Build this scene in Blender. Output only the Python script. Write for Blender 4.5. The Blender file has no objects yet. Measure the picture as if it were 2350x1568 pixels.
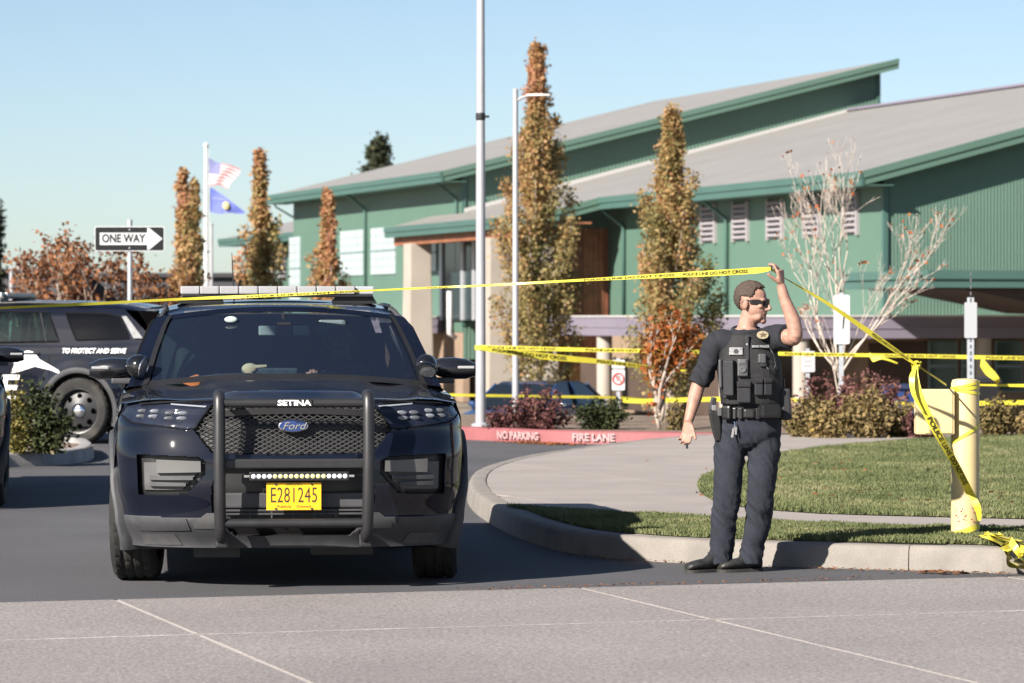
import bpy, bmesh, math, random
import numpy as np
from mathutils import Vector, Matrix, noise
R = math.radians
random.seed(7)
SC = bpy.context.scene
COL = SC.collection

# ------------------------------------------------------------------ camera, sky, sun, exposure
# one ground plane at z = 0; camera 1.52 m up looking along +Y with a long lens
FP, CX, HY, H = 8415.0, 1175.0, 730.6, 1.52
cam_d = bpy.data.cameras.new('camera')
cam = bpy.data.objects.new('camera', cam_d); COL.objects.link(cam)
cam.location = (0, 0, H); cam.rotation_euler = (R(90), 0, 0)
cam_d.sensor_width = 36.0; cam_d.lens = FP / 2350.0 * 36.0
cam_d.shift_y = -(784.0 - HY) / 2350.0
cam_d.clip_start = 0.5; cam_d.clip_end = 3000
cam_d.dof.use_dof = True; cam_d.dof.focus_distance = 21.6; cam_d.dof.aperture_fstop = 6.0
SC.camera = cam

SUN_EL, SH = R(30.5), Vector((0.67, 0.742))          # shadows fall to the right and away
world = bpy.data.worlds.new('World'); SC.world = world; world.use_nodes = True
wn = world.node_tree.nodes; wl = world.node_tree.links
bg = wn['Background']; sky = wn.new('ShaderNodeTexSky'); sky.sky_type = 'NISHITA'
sky.sun_disc = False; sky.sun_elevation = SUN_EL
sky.sun_rotation = math.atan2(-SH.x, -SH.y)
sky.altitude = 1000; sky.air_density = 0.76; sky.dust_density = 1.1; sky.ozone_density = 1.0
wl.new(sky.outputs[0], bg.inputs[0]); bg.inputs[1].default_value = 0.052
sun_d = bpy.data.lights.new('sun', 'SUN'); sun_d.energy = 5.0; sun_d.angle = R(0.55); sun_d.color = (1.0, 0.93, 0.84)
sun = bpy.data.objects.new('sun', sun_d); COL.objects.link(sun)
sdir = Vector((SH.x * math.cos(SUN_EL), SH.y * math.cos(SUN_EL), -math.sin(SUN_EL)))
sun.rotation_euler = sdir.to_track_quat('-Z', 'Y').to_euler(); sun.location = (-20, -20, 30)
SC.view_settings.view_transform = 'Standard'; SC.view_settings.look = 'None'
SC.view_settings.exposure = 1.3; SC.view_settings.gamma = 1.0; SC.view_settings.use_curve_mapping = False
SC.cycles.max_bounces = 8; SC.cycles.transparent_max_bounces = 12; SC.cycles.caustics_reflective = False; SC.cycles.caustics_refractive = False

# ------------------------------------------------------------------ helpers
def G(x, y, z=0.0):                        # a ground point seen at that place of the photograph
    D = (H - z) * FP / (y - HY); return Vector(((x - CX) * D / FP, D, z))
def AT(x, y, D):
    return Vector(((x - CX) * D / FP, D, H - (y - HY) * D / FP))
def lerp(a, b, t): return a + (b - a) * t
def tab(t, pts):                            # piecewise linear table
    if t <= pts[0][0]: return pts[0][1]
    for (a, va), (b, vb) in zip(pts, pts[1:]):
        if t <= b: return va + (vb - va) * (t - a) / (b - a)
    return pts[-1][1]
def stab(t, pts):                           # smooth table
    if t <= pts[0][0]: return pts[0][1]
    for (a, va), (b, vb) in zip(pts, pts[1:]):
        if t <= b:
            k = (t - a) / (b - a); k = k * k * (3 - 2 * k); return va + (vb - va) * k
    return pts[-1][1]
def sstep(a, b, x):
    t = max(0.0, min(1.0, (x - a) / (b - a))); return t * t * (3 - 2 * t)
def inpoly(x, y, P):
    c = False; n = len(P); j = n - 1
    for i in range(n):
        xi, yi = P[i]; xj, yj = P[j]
        if (yi > y) != (yj > y) and x < (xj - xi) * (y - yi) / (yj - yi) + xi: c = not c
        j = i
    return c

MATS = {}
def M(name, col, rough=0.6, metal=0.0, var=0.0, vs=4.0, bump=0.0, bs=60.0, coat=0.0, spec=0.5, col2=None, cs=3.0, det=4.0, thr=(0.4, 0.6), fine=0.0, fs=200.0):
    if name in MATS: return MATS[name]
    m = bpy.data.materials.new(name); m.use_nodes = True; nt = m.node_tree; N = nt.nodes; L = nt.links
    b = N['Principled BSDF']
    b.inputs['Roughness'].default_value = rough; b.inputs['Metallic'].default_value = metal
    b.inputs['Specular IOR Level'].default_value = spec
    if coat: b.inputs['Coat Weight'].default_value = coat; b.inputs['Coat Roughness'].default_value = 0.03
    c4 = (*col, 1); b.inputs['Base Color'].default_value = c4
    tc = N.new('ShaderNodeTexCoord'); out = None
    def nz(scale, detail=4.0):
        n = N.new('ShaderNodeTexNoise'); n.inputs['Scale'].default_value = scale; n.inputs['Detail'].default_value = detail
        L.new(tc.outputs['Object'], n.inputs['Vector']); return n
    if col2 is not None:
        n = nz(cs, det); rp = N.new('ShaderNodeMapRange'); rp.inputs[1].default_value = thr[0]; rp.inputs[2].default_value = thr[1]
        L.new(n.outputs[0], rp.inputs[0]); mx = N.new('ShaderNodeMix'); mx.data_type = 'RGBA'
        mx.inputs[6].default_value = c4; mx.inputs[7].default_value = (*col2, 1)
        L.new(rp.outputs[0], mx.inputs[0]); out = mx.outputs[2]
    def vary(amount, scale):
        nonlocal out
        n = nz(scale, 5.0); mr = N.new('ShaderNodeMapRange'); mr.inputs[1].default_value = 0.3; mr.inputs[2].default_value = 0.7
        mr.inputs[3].default_value = 1 - amount; mr.inputs[4].default_value = 1 + amount; L.new(n.outputs[0], mr.inputs[0])
        vm = N.new('ShaderNodeVectorMath'); vm.operation = 'SCALE'
        if out is not None: L.new(out, vm.inputs[0])
        else: vm.inputs[0].default_value = col
        L.new(mr.outputs[0], vm.inputs['Scale']); out = vm.outputs[0]
    if var: vary(var, vs)
    if fine: vary(fine, fs)
    if out is not None: L.new(out, b.inputs['Base Color'])
    if bump:
        n = nz(bs, 3.0); bp = N.new('ShaderNodeBump'); bp.inputs['Strength'].default_value = bump; bp.inputs['Distance'].default_value = 0.01
        L.new(n.outputs[0], bp.inputs['Height']); L.new(bp.outputs[0], b.inputs['Normal'])
    MATS[name] = m; return m

def leafmat(name, stops, rough=0.6, trans=0.35):      # leaf colours by a per-leaf tone
    if name in MATS: return MATS[name]
    m = bpy.data.materials.new(name); m.use_nodes = True; nt = m.node_tree; N = nt.nodes; L = nt.links
    N.remove(N['Principled BSDF']); out = N['Material Output']
    at = N.new('ShaderNodeAttribute'); at.attribute_name = 'tone'
    cr = N.new('ShaderNodeValToRGB'); e = cr.color_ramp.elements
    while len(e) < len(stops): e.new(0.5)
    for k, (p, c) in enumerate(stops): e[k].position = p; e[k].color = (*c, 1)
    L.new(at.outputs['Fac'], cr.inputs[0])
    d = N.new('ShaderNodeBsdfPrincipled'); d.inputs['Roughness'].default_value = rough; d.inputs['Specular IOR Level'].default_value = 0.3
    t = N.new('ShaderNodeBsdfTranslucent'); mx = N.new('ShaderNodeMixShader'); mx.inputs[0].default_value = trans
    L.new(cr.outputs[0], d.inputs['Base Color']); L.new(cr.outputs[0], t.inputs[0])
    L.new(d.outputs[0], mx.inputs[1]); L.new(t.outputs[0], mx.inputs[2]); L.new(mx.outputs[0], out.inputs[0])
    MATS[name] = m; return m

def glassmat(name, tint, refl=1.0, rough=0.02, body=None, opac=0.0):   # a thin tinted pane: see-through with a fresnel mirror
    if name in MATS: return MATS[name]
    m = bpy.data.materials.new(name); m.use_nodes = True; nt = m.node_tree; N = nt.nodes; L = nt.links
    N.remove(N['Principled BSDF']); out = N['Material Output']
    tr = N.new('ShaderNodeBsdfTransparent'); tr.inputs[0].default_value = (*tint, 1)
    base = tr.outputs[0]
    if body is not None:
        df = N.new('ShaderNodeBsdfDiffuse'); df.inputs[0].default_value = (*body, 1)
        m2 = N.new('ShaderNodeMixShader'); m2.inputs[0].default_value = opac
        L.new(tr.outputs[0], m2.inputs[1]); L.new(df.outputs[0], m2.inputs[2]); base = m2.outputs[0]
    gl = N.new('ShaderNodeBsdfGlossy'); gl.inputs['Roughness'].default_value = rough; gl.inputs[0].default_value = (refl, refl, refl, 1)
    fr = N.new('ShaderNodeFresnel'); fr.inputs[0].default_value = 1.5
    mx = N.new('ShaderNodeMixShader'); L.new(fr.outputs[0], mx.inputs[0]); L.new(base, mx.inputs[1]); L.new(gl.outputs[0], mx.inputs[2])
    L.new(mx.outputs[0], out.inputs[0]); MATS[name] = m; return m

def finish(o, smooth):
    if smooth:
        me = o.data
        me.polygons.foreach_set('use_smooth', [True] * len(me.polygons))
        if smooth is not True: me.set_sharp_from_angle(angle=R(smooth))
def link(name, me, mat=None, parent=None, smooth=False):
    o = bpy.data.objects.new(name, me); COL.objects.link(o)
    if mat is not None:
        me.materials.clear(); me.materials.append(mat)
    if parent is not None: o.parent = parent
    finish(o, smooth); return o
def tag(o, label=None, cat=None, group=None, kind=None):
    if label: o['label'] = label
    if cat: o['category'] = cat
    if group: o['group'] = group
    if kind: o['kind'] = kind
    return o
def empty(name, loc=(0, 0, 0), rz=0.0, label=None, cat=None, group=None):
    o = bpy.data.objects.new(name, None); COL.objects.link(o); o.location = loc; o.rotation_euler = (0, 0, rz)
    o.empty_display_size = 0.1
    return tag(o, label, cat, group)
def kids(o): return [c for c in bpy.data.objects if c.parent == o]
def copy_tree(o, parent=None):
    c = o.copy(); COL.objects.link(c)
    if parent is not None: c.parent = parent
    for ch in kids(o): copy_tree(ch, c)
    return c

class MB:
    def __init__(s): s.v = []; s.f = []
    def add(s, verts, faces):
        k = len(s.v); s.v += [tuple(v) for v in verts]; s.f += [tuple(i + k for i in f) for f in faces]; return s
    def box(s, c, d, rot=None):
        x, y, z = d[0] / 2, d[1] / 2, d[2] / 2; c = Vector(c)
        P = [Vector((a * x, b * y, e * z)) for a, b, e in ((-1,-1,-1),(1,-1,-1),(1,1,-1),(-1,1,-1),(-1,-1,1),(1,-1,1),(1,1,1),(-1,1,1))]
        if rot is not None: P = [rot @ p for p in P]
        return s.add([p + c for p in P], [(0,3,2,1),(4,5,6,7),(0,1,5,4),(1,2,6,5),(2,3,7,6),(3,0,4,7)])
    def prism(s, poly, o, u, v, n, depth):            # poly in (u, v), extruded along n
        o, u, v, n = Vector(o), Vector(u), Vector(v), Vector(n); k = len(poly)
        A = [o + u * a + v * b for a, b in poly]; B = [p + n * depth for p in A]
        f = [tuple(range(k))[::-1], tuple(range(k, 2 * k))] + [(i, (i + 1) % k, k + (i + 1) % k, k + i) for i in range(k)]
        return s.add(A + B, f)
    def loft(s, rings, cap=True):
        n = len(rings[0]); V = [p for r in rings for p in r]; F = []
        for i in range(len(rings) - 1):
            for j in range(n):
                a, b = i * n + j, i * n + (j + 1) % n; F.append((a, b, b + n, a + n))
        if cap: F.append(tuple(range(n))[::-1]); k = (len(rings) - 1) * n; F.append(tuple(range(k, k + n)))
        return s.add(V, F)
    def tube(s, path, rad, n=8, cap=True, squash=1.0):
        P = [Vector(p) for p in path]; m = len(P)
        if not hasattr(rad, '__len__'): rad = [rad] * m
        rings = []; up = None
        for i in range(m):
            t = (P[min(i + 1, m - 1)] - P[max(i - 1, 0)]).normalized()
            if up is None:
                up = Vector((0, 0, 1)) if abs(t.z) < 0.9 else Vector((0, 1, 0))
            a = t.cross(up)
            if a.length < 1e-6: a = t.cross(Vector((1, 0, 0)))
            a.normalize(); b = a.cross(t).normalized(); up = b
            rings.append([P[i] + (a * math.cos(k * 2 * math.pi / n) + b * math.sin(k * 2 * math.pi / n) * squash) * rad[i] for k in range(n)])
        return s.loft(rings, cap)
    def cyl(s, a, b, r, n=12, r2=None): return s.tube([a, b], [r, r if r2 is None else r2], n)
    def grid(s, f, ni, nj):
        V = [f(i / ni, j / nj) for i in range(ni + 1) for j in range(nj + 1)]; w = nj + 1
        return s.add(V, [(i * w + j, i * w + j + 1, (i + 1) * w + j + 1, (i + 1) * w + j) for i in range(ni) for j in range(nj)])
    def ell(s, c, r, n=14, m=10, rot=None):
        c = Vector(c); V = []; F = []
        for i in range(m + 1):
            p = math.pi * i / m
            for j in range(n):
                q = 2 * math.pi * j / n; d = Vector((r[0] * math.sin(p) * math.cos(q), r[1] * math.sin(p) * math.sin(q), r[2] * math.cos(p)))
                V.append(c + (rot @ d if rot is not None else d))
        for i in range(m):
            for j in range(n): F.append((i * n + j, i * n + (j + 1) % n, (i + 1) * n + (j + 1) % n, (i + 1) * n + j))
        return s.add(V, F)
    def lathe(s, prof, o, axis, n=24, cap=True):                # prof: (radius, along axis)
        o = Vector(o); w = Vector(axis).normalized(); a = w.orthogonal().normalized(); b = w.cross(a)
        return s.loft([[o + w * h + (a * math.cos(2*math.pi*k/n) + b * math.sin(2*math.pi*k/n)) * max(r, 1e-4) for k in range(n)] for r, h in prof], cap)
    def mesh(s, name, bevel=0.0, seg=2):
        me = bpy.data.meshes.new(name); me.from_pydata(s.v, [], s.f); me.update()
        bm = bmesh.new(); bm.from_mesh(me)
        bmesh.ops.recalc_face_normals(bm, faces=bm.faces)
        if bevel:
            es = [e for e in bm.edges if len(e.link_faces) == 2 and e.calc_face_angle(0) > 0.6]
            bmesh.ops.bevel(bm, geom=es, offset=bevel, segments=seg, affect='EDGES', profile=0.6)
        bm.to_mesh(me); bm.free(); return me
    def build(s, name, mat, parent=None, smooth=False, bevel=0.0, seg=2):
        return link(name, s.mesh(name, bevel, seg), mat, parent, smooth)

def npmesh(name, V, Q, tone=None):                    # many quads fast; tone per face
    me = bpy.data.meshes.new(name); nq, k = Q.shape
    me.vertices.add(len(V)); me.vertices.foreach_set('co', V.astype(np.float32).ravel())
    me.loops.add(nq * k); me.loops.foreach_set('vertex_index', Q.astype(np.int32).ravel())
    me.polygons.add(nq); me.polygons.foreach_set('loop_start', np.arange(0, nq * k, k, dtype=np.int32))
    me.update(calc_edges=True)
    if tone is not None:
        at = me.attributes.new('tone', 'FLOAT', 'FACE'); at.data.foreach_set('value', tone.astype(np.float32))
    me.validate(); return me

def leaves(P, size, tone, rng, up=0.3, aspect=0.62, rnd=0.45):      # P (n,3): a bent diamond leaf at each point
    n = len(P); d = rng.normal(size=(n, 3)); d[:, 2] = d[:, 2] * 0.7 + up; d /= np.linalg.norm(d, axis=1)[:, None]
    r = rng.normal(size=(n, 3)); s = np.cross(d, r); s /= np.linalg.norm(s, axis=1)[:, None] + 1e-9
    nn = np.cross(d, s); L = (size * (1 + rnd * rng.uniform(-1, 1, n)))[:, None]
    V = np.stack([P - d * L * 0.5, P + s * L * aspect * 0.5 + nn * L * 0.12, P + d * L * 0.5, P - s * L * aspect * 0.5 + nn * L * 0.12], 1).reshape(-1, 3)
    Q = np.arange(4 * n).reshape(n, 4); return V, Q, tone

_tc = [0]
def text_mesh(s, size, shear=0.0, extrude=0.0, sx=1.0, spacing=1.0, bold=0.0):
    cu = bpy.data.curves.new('text', 'FONT'); cu.body = s; cu.size = size; cu.align_x = 'CENTER'; cu.align_y = 'CENTER'
    cu.shear = shear; cu.extrude = extrude; cu.space_character = spacing; cu.resolution_u = 3; cu.offset = bold
    t = bpy.data.objects.new('text', cu); COL.objects.link(t)
    dg = bpy.context.evaluated_depsgraph_get(); me = bpy.data.meshes.new_from_object(t.evaluated_get(dg))
    bpy.data.objects.remove(t); bpy.data.curves.remove(cu)
    if sx != 1.0:
        for v in me.vertices: v.co.x *= sx
    return me
def put_text(name, s, size, o, u, v, mat, parent=None, **k):          # text laid on the plane (u right, v up) at o
    me = text_mesh(s, size, **k); u = Vector(u).normalized(); v = Vector(v).normalized(); n = u.cross(v)
    Mx = Matrix(((u.x, v.x, n.x, o[0]), (u.y, v.y, n.y, o[1]), (u.z, v.z, n.z, o[2]), (0, 0, 0, 1)))
    me.transform(Mx); return link(name, me, mat, parent)
def remeshed(mb, name, voxel, smooth_it=4, fac=0.5):
    me = mb.mesh(name); o = bpy.data.objects.new(name, me); COL.objects.link(o)
    r = o.modifiers.new('r', 'REMESH'); r.mode = 'VOXEL'; r.voxel_size = voxel
    s = o.modifiers.new('s', 'SMOOTH'); s.iterations = smooth_it; s.factor = fac
    dg = bpy.context.evaluated_depsgraph_get(); out = bpy.data.meshes.new_from_object(o.evaluated_get(dg))
    bpy.data.objects.remove(o); bpy.data.meshes.remove(me); out.name = name; return out
# ------------------------------------------------------------------ materials
asphalt = M('asphalt', (0.066, 0.065, 0.070), 0.85, var=0.20, vs=0.5, bump=0.6, bs=120, fine=0.45, fs=90)
apron_c = M('apron_concrete', (0.215, 0.196, 0.188), 0.85, var=0.11, vs=0.55, bump=0.5, bs=90, fine=0.42, fs=48)
joint_c = M('joint_filler', (0.38, 0.35, 0.32), 0.8, var=0.1, vs=6)
walk_c = M('walk_concrete', (0.265, 0.235, 0.215), 0.85, var=0.10, vs=1.2, bump=0.2, bs=120, fine=0.10, fs=90)
kerb_c = M('kerb_concrete', (0.185, 0.168, 0.150), 0.85, var=0.14, vs=5, bump=0.3, bs=90, fine=0.10, fs=120)
red_c = M('kerb_red_paint', (0.215, 0.068, 0.073), 0.7, var=0.12, vs=4, fine=0.1, fs=60)
white_p = M('white_paint', (0.55, 0.54, 0.53), 0.6, var=0.08, vs=9)
worn_white = M('worn_white_paint', (0.34, 0.22, 0.22), 0.7, var=0.2, vs=20)
soil = M('mulch', (0.16, 0.115, 0.08), 0.95, var=0.35, vs=9, bump=0.6, bs=60)
lot_c = M('lot_ground', (0.20, 0.165, 0.125), 0.9, var=0.12, vs=0.3)
turf = M('turf', (0.075, 0.085, 0.03), 0.95, var=0.3, vs=3, bump=0.5, bs=60)
paint = M('car_paint', (0.0035, 0.0050, 0.0115), 0.45, coat=0.8, var=0.25, vs=3, spec=0.03)
blackpl = M('black_plastic', (0.012, 0.012, 0.013), 0.45, var=0.15, vs=8)
greypl = M('grey_plastic', (0.045, 0.046, 0.050), 0.6, var=0.18, vs=10, bump=0.05, bs=300)
midpl = M('mid_grey_plastic', (0.070, 0.070, 0.072), 0.5, var=0.15, vs=10)
steel_bk = M('powder_coat', (0.018, 0.018, 0.020), 0.42, var=0.15, vs=12, bump=0.05, bs=200)
rubber = M('rubber', (0.013, 0.0125, 0.012), 0.85, var=0.3, vs=6, col2=(0.040, 0.036, 0.030), cs=5, thr=(0.5, 0.75))
chrome = M('chrome', (0.75, 0.76, 0.78), 0.12, 1.0)
galv = M('galvanised', (0.48, 0.50, 0.53), 0.45, 0.55, var=0.1, vs=8)
polep = M('pole_paint', (0.34, 0.345, 0.365), 0.5, 0.2, var=0.07, vs=3)
lampw = M('lamp_lens', (0.31, 0.31, 0.32), 0.25, var=0.05, vs=20)
clear = glassmat('clear_lens', (0.55, 0.58, 0.62), 1.0)
windsh = glassmat('windscreen', (0.66, 0.74, 0.76), 1.0, body=(0.10, 0.14, 0.26), opac=0.065)
tintgl = glassmat('tinted_glass', (0.10, 0.11, 0.12), 1.0)
inter = M('cabin_trim', (0.016, 0.018, 0.022), 0.8, var=0.2, vs=6)
redlamp = M('red_lamp', (0.45, 0.012, 0.018), 0.2, coat=0.6)
tapey = M('tape_yellow', (0.60, 0.53, 0.05), 0.4, var=0.08, vs=8)
inkb = M('ink_black', (0.02, 0.018, 0.012), 0.7)
boll_y = M('bollard_paint', (0.54, 0.43, 0.22), 0.5, var=0.06, vs=6, bump=0.05, bs=30)
green_w = M('green_metal_siding', (0.077, 0.141, 0.107), 0.55, var=0.04, vs=0.5)
green_t = M('green_trim', (0.050, 0.108, 0.092), 0.5, var=0.06, vs=0.6)
roofm = M('roof_metal', (0.225, 0.215, 0.202), 0.6, var=0.06, vs=0.4, fine=0.06, fs=6)
flash = M('white_flashing', (0.42, 0.41, 0.40), 0.5)
lav = M('lavender_fascia', (0.165, 0.145, 0.185), 0.6, var=0.05, vs=1)
colc = M('column_concrete', (0.31, 0.275, 0.235), 0.8, var=0.08, vs=1)
woodm = M('wood_cladding', (0.23, 0.088, 0.042), 0.6, var=0.3, vs=2.5)
woodl = M('light_wood', (0.30, 0.15, 0.06), 0.6, var=0.2, vs=3)
brickm = M('tan_block', (0.24, 0.17, 0.12), 0.85, var=0.12, vs=2)
darkbr = M('dark_brown', (0.055, 0.035, 0.025), 0.8, var=0.2, vs=1)
panel_w = M('translucent_panel', (0.34, 0.40, 0.40), 0.35, var=0.04, vs=1)
mullion = M('mullion', (0.16, 0.22, 0.22), 0.5)
louvre = M('louvre_slat', (0.27, 0.25, 0.26), 0.6)
darkgl = M('dark_glazing', (0.035, 0.07, 0.06), 0.15, var=0.2, vs=1)
bark = M('bark', (0.30, 0.25, 0.21), 0.9, var=0.25, vs=10, bump=0.4, bs=60)
barkd = M('dark_bark', (0.10, 0.075, 0.055), 0.95, var=0.3, vs=12)
skin = M('skin', (0.315, 0.178, 0.132), 0.55, var=0.20, vs=30, bump=0.12, bs=220, fine=0.06, fs=300, spec=0.4)
hairm = M('hair', (0.052, 0.035, 0.027), 0.8, var=0.6, vs=120, bump=0.6, bs=260)
navy = M('navy_cloth', (0.0085, 0.0095, 0.0145), 0.9, var=0.16, vs=14, bump=0.25, bs=70)
trous = M('trouser_cloth', (0.0110, 0.0135, 0.0220), 0.92, var=0.22, vs=9, bump=0.3, bs=50)
vestm = M('vest_nylon', (0.0075, 0.0075, 0.009), 0.75, var=0.25, vs=25, bump=0.4, bs=180)
pouchm = M('pouch_nylon', (0.011, 0.0115, 0.015), 0.7, var=0.2, vs=30, bump=0.3, bs=160)
leather = M('belt_leather', (0.010, 0.010, 0.010), 0.4, var=0.2, vs=30)
bootm = M('boot_leather', (0.020, 0.019, 0.018), 0.5, var=0.4, vs=25, bump=0.2, bs=90)
sole = M('boot_sole', (0.03, 0.028, 0.026), 0.8)
gunm = M('gun_metal', (0.05, 0.05, 0.055), 0.35, 0.6)
silver = M('silver_print', (0.32, 0.32, 0.32), 0.4)
goldp = M('gold_print', (0.30, 0.25, 0.16), 0.5)
lensbk = M('sunglass_lens', (0.004, 0.004, 0.005), 0.08, coat=0.5)
# ------------------------------------------------------------------ ground, road, apron, kerbs, walk, lawn
def gz(D): return tab(D, [(50, 0.0), (58, -0.30), (80, -1.60)])
ys = [-60, 0, 20, 40, 50, 54, 58, 62, 66, 70, 74, 80, 90, 120, 180, 300, 600, 1400]
b = MB(); xs = [-900, -200, -60, -30, -15, 0, 15, 30, 60, 200, 900]
b.grid(lambda i, j: Vector((xs[round(j * (len(xs) - 1))], ys[round(i * (len(ys) - 1))], gz(ys[round(i * (len(ys) - 1))]) - 0.03)), len(ys) - 1, len(xs) - 1)
tag(b.build('ground', lot_c), kind='structure')

APD = Vector((0.945, 0.327)).normalized(); APN = Vector((-APD.y, APD.x)); AP0 = Vector((0.0, 20.52))
b = MB(); P = [AP0 + APD * -45 , AP0 + APD * 14, Vector((14, 50)), Vector((-42, 50))]
b.add([(p.x, p.y, 0) for p in P], [(0, 1, 2, 3)])
tag(b.build('road', asphalt), kind='structure')

def cut_panels(poly, fams, gap):
    bm = bmesh.new(); bm.faces.new([bm.verts.new((p[0], p[1], 0)) for p in poly])
    for o, n, sp, k0, k1 in fams:
        for k in range(k0, k1 + 1):
            c = Vector(o) + Vector(n).normalized() * sp * k
            bmesh.ops.bisect_plane(bm, geom=bm.verts[:] + bm.edges[:] + bm.faces[:], plane_co=(c.x, c.y, 0), plane_no=(n[0], n[1], 0))
    bmesh.ops.split_edges(bm, edges=bm.edges[:])
    bmesh.ops.inset_individual(bm, faces=bm.faces[:], thickness=gap / 2, use_even_offset=True)
    out = []
    # the inner face of each inset keeps the index of the original faces (first in the list)
    big = sorted(bm.faces, key=lambda f: -f.calc_area())
    for f in bm.faces:
        if f.calc_area() > 0.02 and all(len(e.link_faces) == 2 for e in f.edges): out.append([v.co.copy() for v in f.verts])
    bm.free(); return out
def panel_set(poly, fams, gap, z, th, mat, parent, name):
    for q in cut_panels(poly, fams, gap):
        n = len(q); b = MB(); a = sum((q[i].x * q[(i+1) % n].y - q[(i+1) % n].x * q[i].y) for i in range(n))
        if a < 0: q = q[::-1]
        b.add([(p.x, p.y, z - th) for p in q] + [(p.x, p.y, z) for p in q], [tuple(range(n, 2 * n))] + [(i, (i + 1) % n, n + (i + 1) % n, n + i) for i in range(n)])
        b.build(name, mat, parent)

# apron: concrete panels with pale filled joints
bed = MB(); P = [AP0 + APD * -30 - APN * 0.02, AP0 + APD * 14 - APN * 0.02, AP0 + APD * 14 - APN * 30, AP0 + APD * -30 - APN * 30]
bed.add([(p.x, p.y, 0.0) for p in P], [(0, 3, 2, 1)])
apron = tag(bed.build('apron', joint_c), kind='structure')
J0 = G(275, 1382); J0 = Vector((J0.x, J0.y))
poly = [AP0 + APD * -9.5 - APN * 0.0, AP0 + APD * 8 - APN * 0.0, AP0 + APD * 8 - APN * 11, AP0 + APD * -9.5 - APN * 11]
JD = Vector((-0.70, 2.43)).normalized(); JN = Vector((JD.y, -JD.x))
panel_set(poly, [(J0, JN, 2.66, -3, 4), (AP0 - APN * 2.28, APN, 3.6, -2, 0)], 0.026, 0.004, 0.02, apron_c, apron, 'concrete_panel')
for k_, w_ in ((0, .050),):
    c_ = AP0 - APN * (2.28 + 3.0 * k_); b = MB(); V_ = []
    for i_ in range(121):
        p_ = c_ + APD * lerp(-9.4, 7.9, i_ / 120); h_ = w_ / 2 * (0.75 + 0.5 * noise.noise(Vector((p_.x * 3, p_.y * 3, 2)))); o_ = APN * (.008 * noise.noise(Vector((p_.x * 2, 5, 1)))); V_.append([(p_.x + o_.x + APN.x * h_ * e_, p_.y + o_.y + APN.y * h_ * e_, z_) for e_, z_ in ((-1, .002), (-.9, .0065), (.9, .0065), (1, .002))])
    b.loft(V_); b.build('joint_strip', M('joint_strip', (0.225, 0.205, 0.195), .85, col2=(.34, .31, .29), cs=2.0, thr=(.48, .62), fine=.3, fs=50), apron)

def smooth_path(pts, n=8):
    P = [Vector(p) for p in pts]; out = []
    for i in range(len(P) - 1):
        a, b_, c, d = P[max(i-1, 0)], P[i], P[i+1], P[min(i+2, len(P)-1)]
        for k in range(n):
            t = k / n; out.append(0.5 * ((2*b_) + (c-a)*t + (2*a - 5*b_ + 4*c - d)*t*t + (3*b_ - a - 3*c + d)*t**3))
    out.append(P[-1]); return out
KV = [(2335,1317),(2200,1312),(2000,1307),(1850,1303),(1650,1297),(1480,1288),(1360,1277),(1270,1262),(1185,1233),(1120,1200),(1080,1168),(1072,1138),(1100,1110),(1180,1084),(1290,1064),(1440,1042),(1600,1026)]
kp = [Vector((4.6, 23.3, 0)), Vector((3.6, 22.25, 0)), ] + [G(x, y) for x, y in KV]
kpath = smooth_path(kp, 8)
def kerb_run(parent, path, hh, mat, seg=2.9, w=0.16, name='kerb_segment', z0=0.0, jit=0.0):
    prof = [(0.0, -0.05), (0.018, hh - 0.03), (0.032, hh - 0.008), (0.055, hh), (w, hh), (w, -0.05)]
    # resample evenly
    L = [0.0]
    for a, c in zip(path, path[1:]): L.append(L[-1] + (c - a).length)
    def at(s):
        for i in range(len(path) - 1):
            if s <= L[i+1]: return path[i].lerp(path[i+1], (s - L[i]) / max(1e-6, L[i+1] - L[i]))
        return path[-1]
    s = 0.0; rng = random.Random(3)
    while s < L[-1] - 0.05:
        e = min(L[-1], s + seg); nn = max(2, int((e - s) / 0.15)); rings = []
        for k in range(nn + 1):
            q = s + 0.003 + (e - s - 0.006) * k / nn; p = at(q); t = (at(min(L[-1], q + 0.05)) - at(max(0, q - 0.05))).normalized()
            nrm = Vector((t.y, -t.x, 0))                       # inward (right of the run)
            dz = (noise.noise(p * 2.0)) * 0.004
            rings.append([p + nrm * a + Vector((0, 0, c + z0 + (dz if c > 0 else 0))) for a, c in prof])
        MB().loft(rings).build(name, mat, parent, smooth=40); s = e
kerb = tag(empty('kerb', (0, 0, 0)), kind='structure')
kerb_run(kerb, kpath, 0.15, kerb_c)

# walk: one large slab of panels behind the kerb (the lawn lies on it)
inner = []
for i, p in enumerate(kpath):
    t = (kpath[min(i+1, len(kpath)-1)] - kpath[max(i-1, 0)]).normalized(); q = p + Vector((t.y, -t.x, 0)) * 0.165; inner.append((q.x, q.y))
poly = inner + [(2.6, 44.6), (9.0, 46.0), (9.0, 24.5)]
wb = MB(); wb.add([(p[0], p[1], 0.135) for p in poly], [tuple(range(len(poly)))])
walk = tag(wb.build('walk', M('walk_joint', (0.24, 0.215, 0.19), 0.9)), kind='structure')
panel_set(poly, [((0.0, 25.0), (-0.30, 0.954), 1.52, -3, 14), ((1.0, 25.0), (0.954, 0.30), 1.9, -2, 6)], 0.012, 0.15, 0.012, walk_c, walk, 'concrete_panel')

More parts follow.
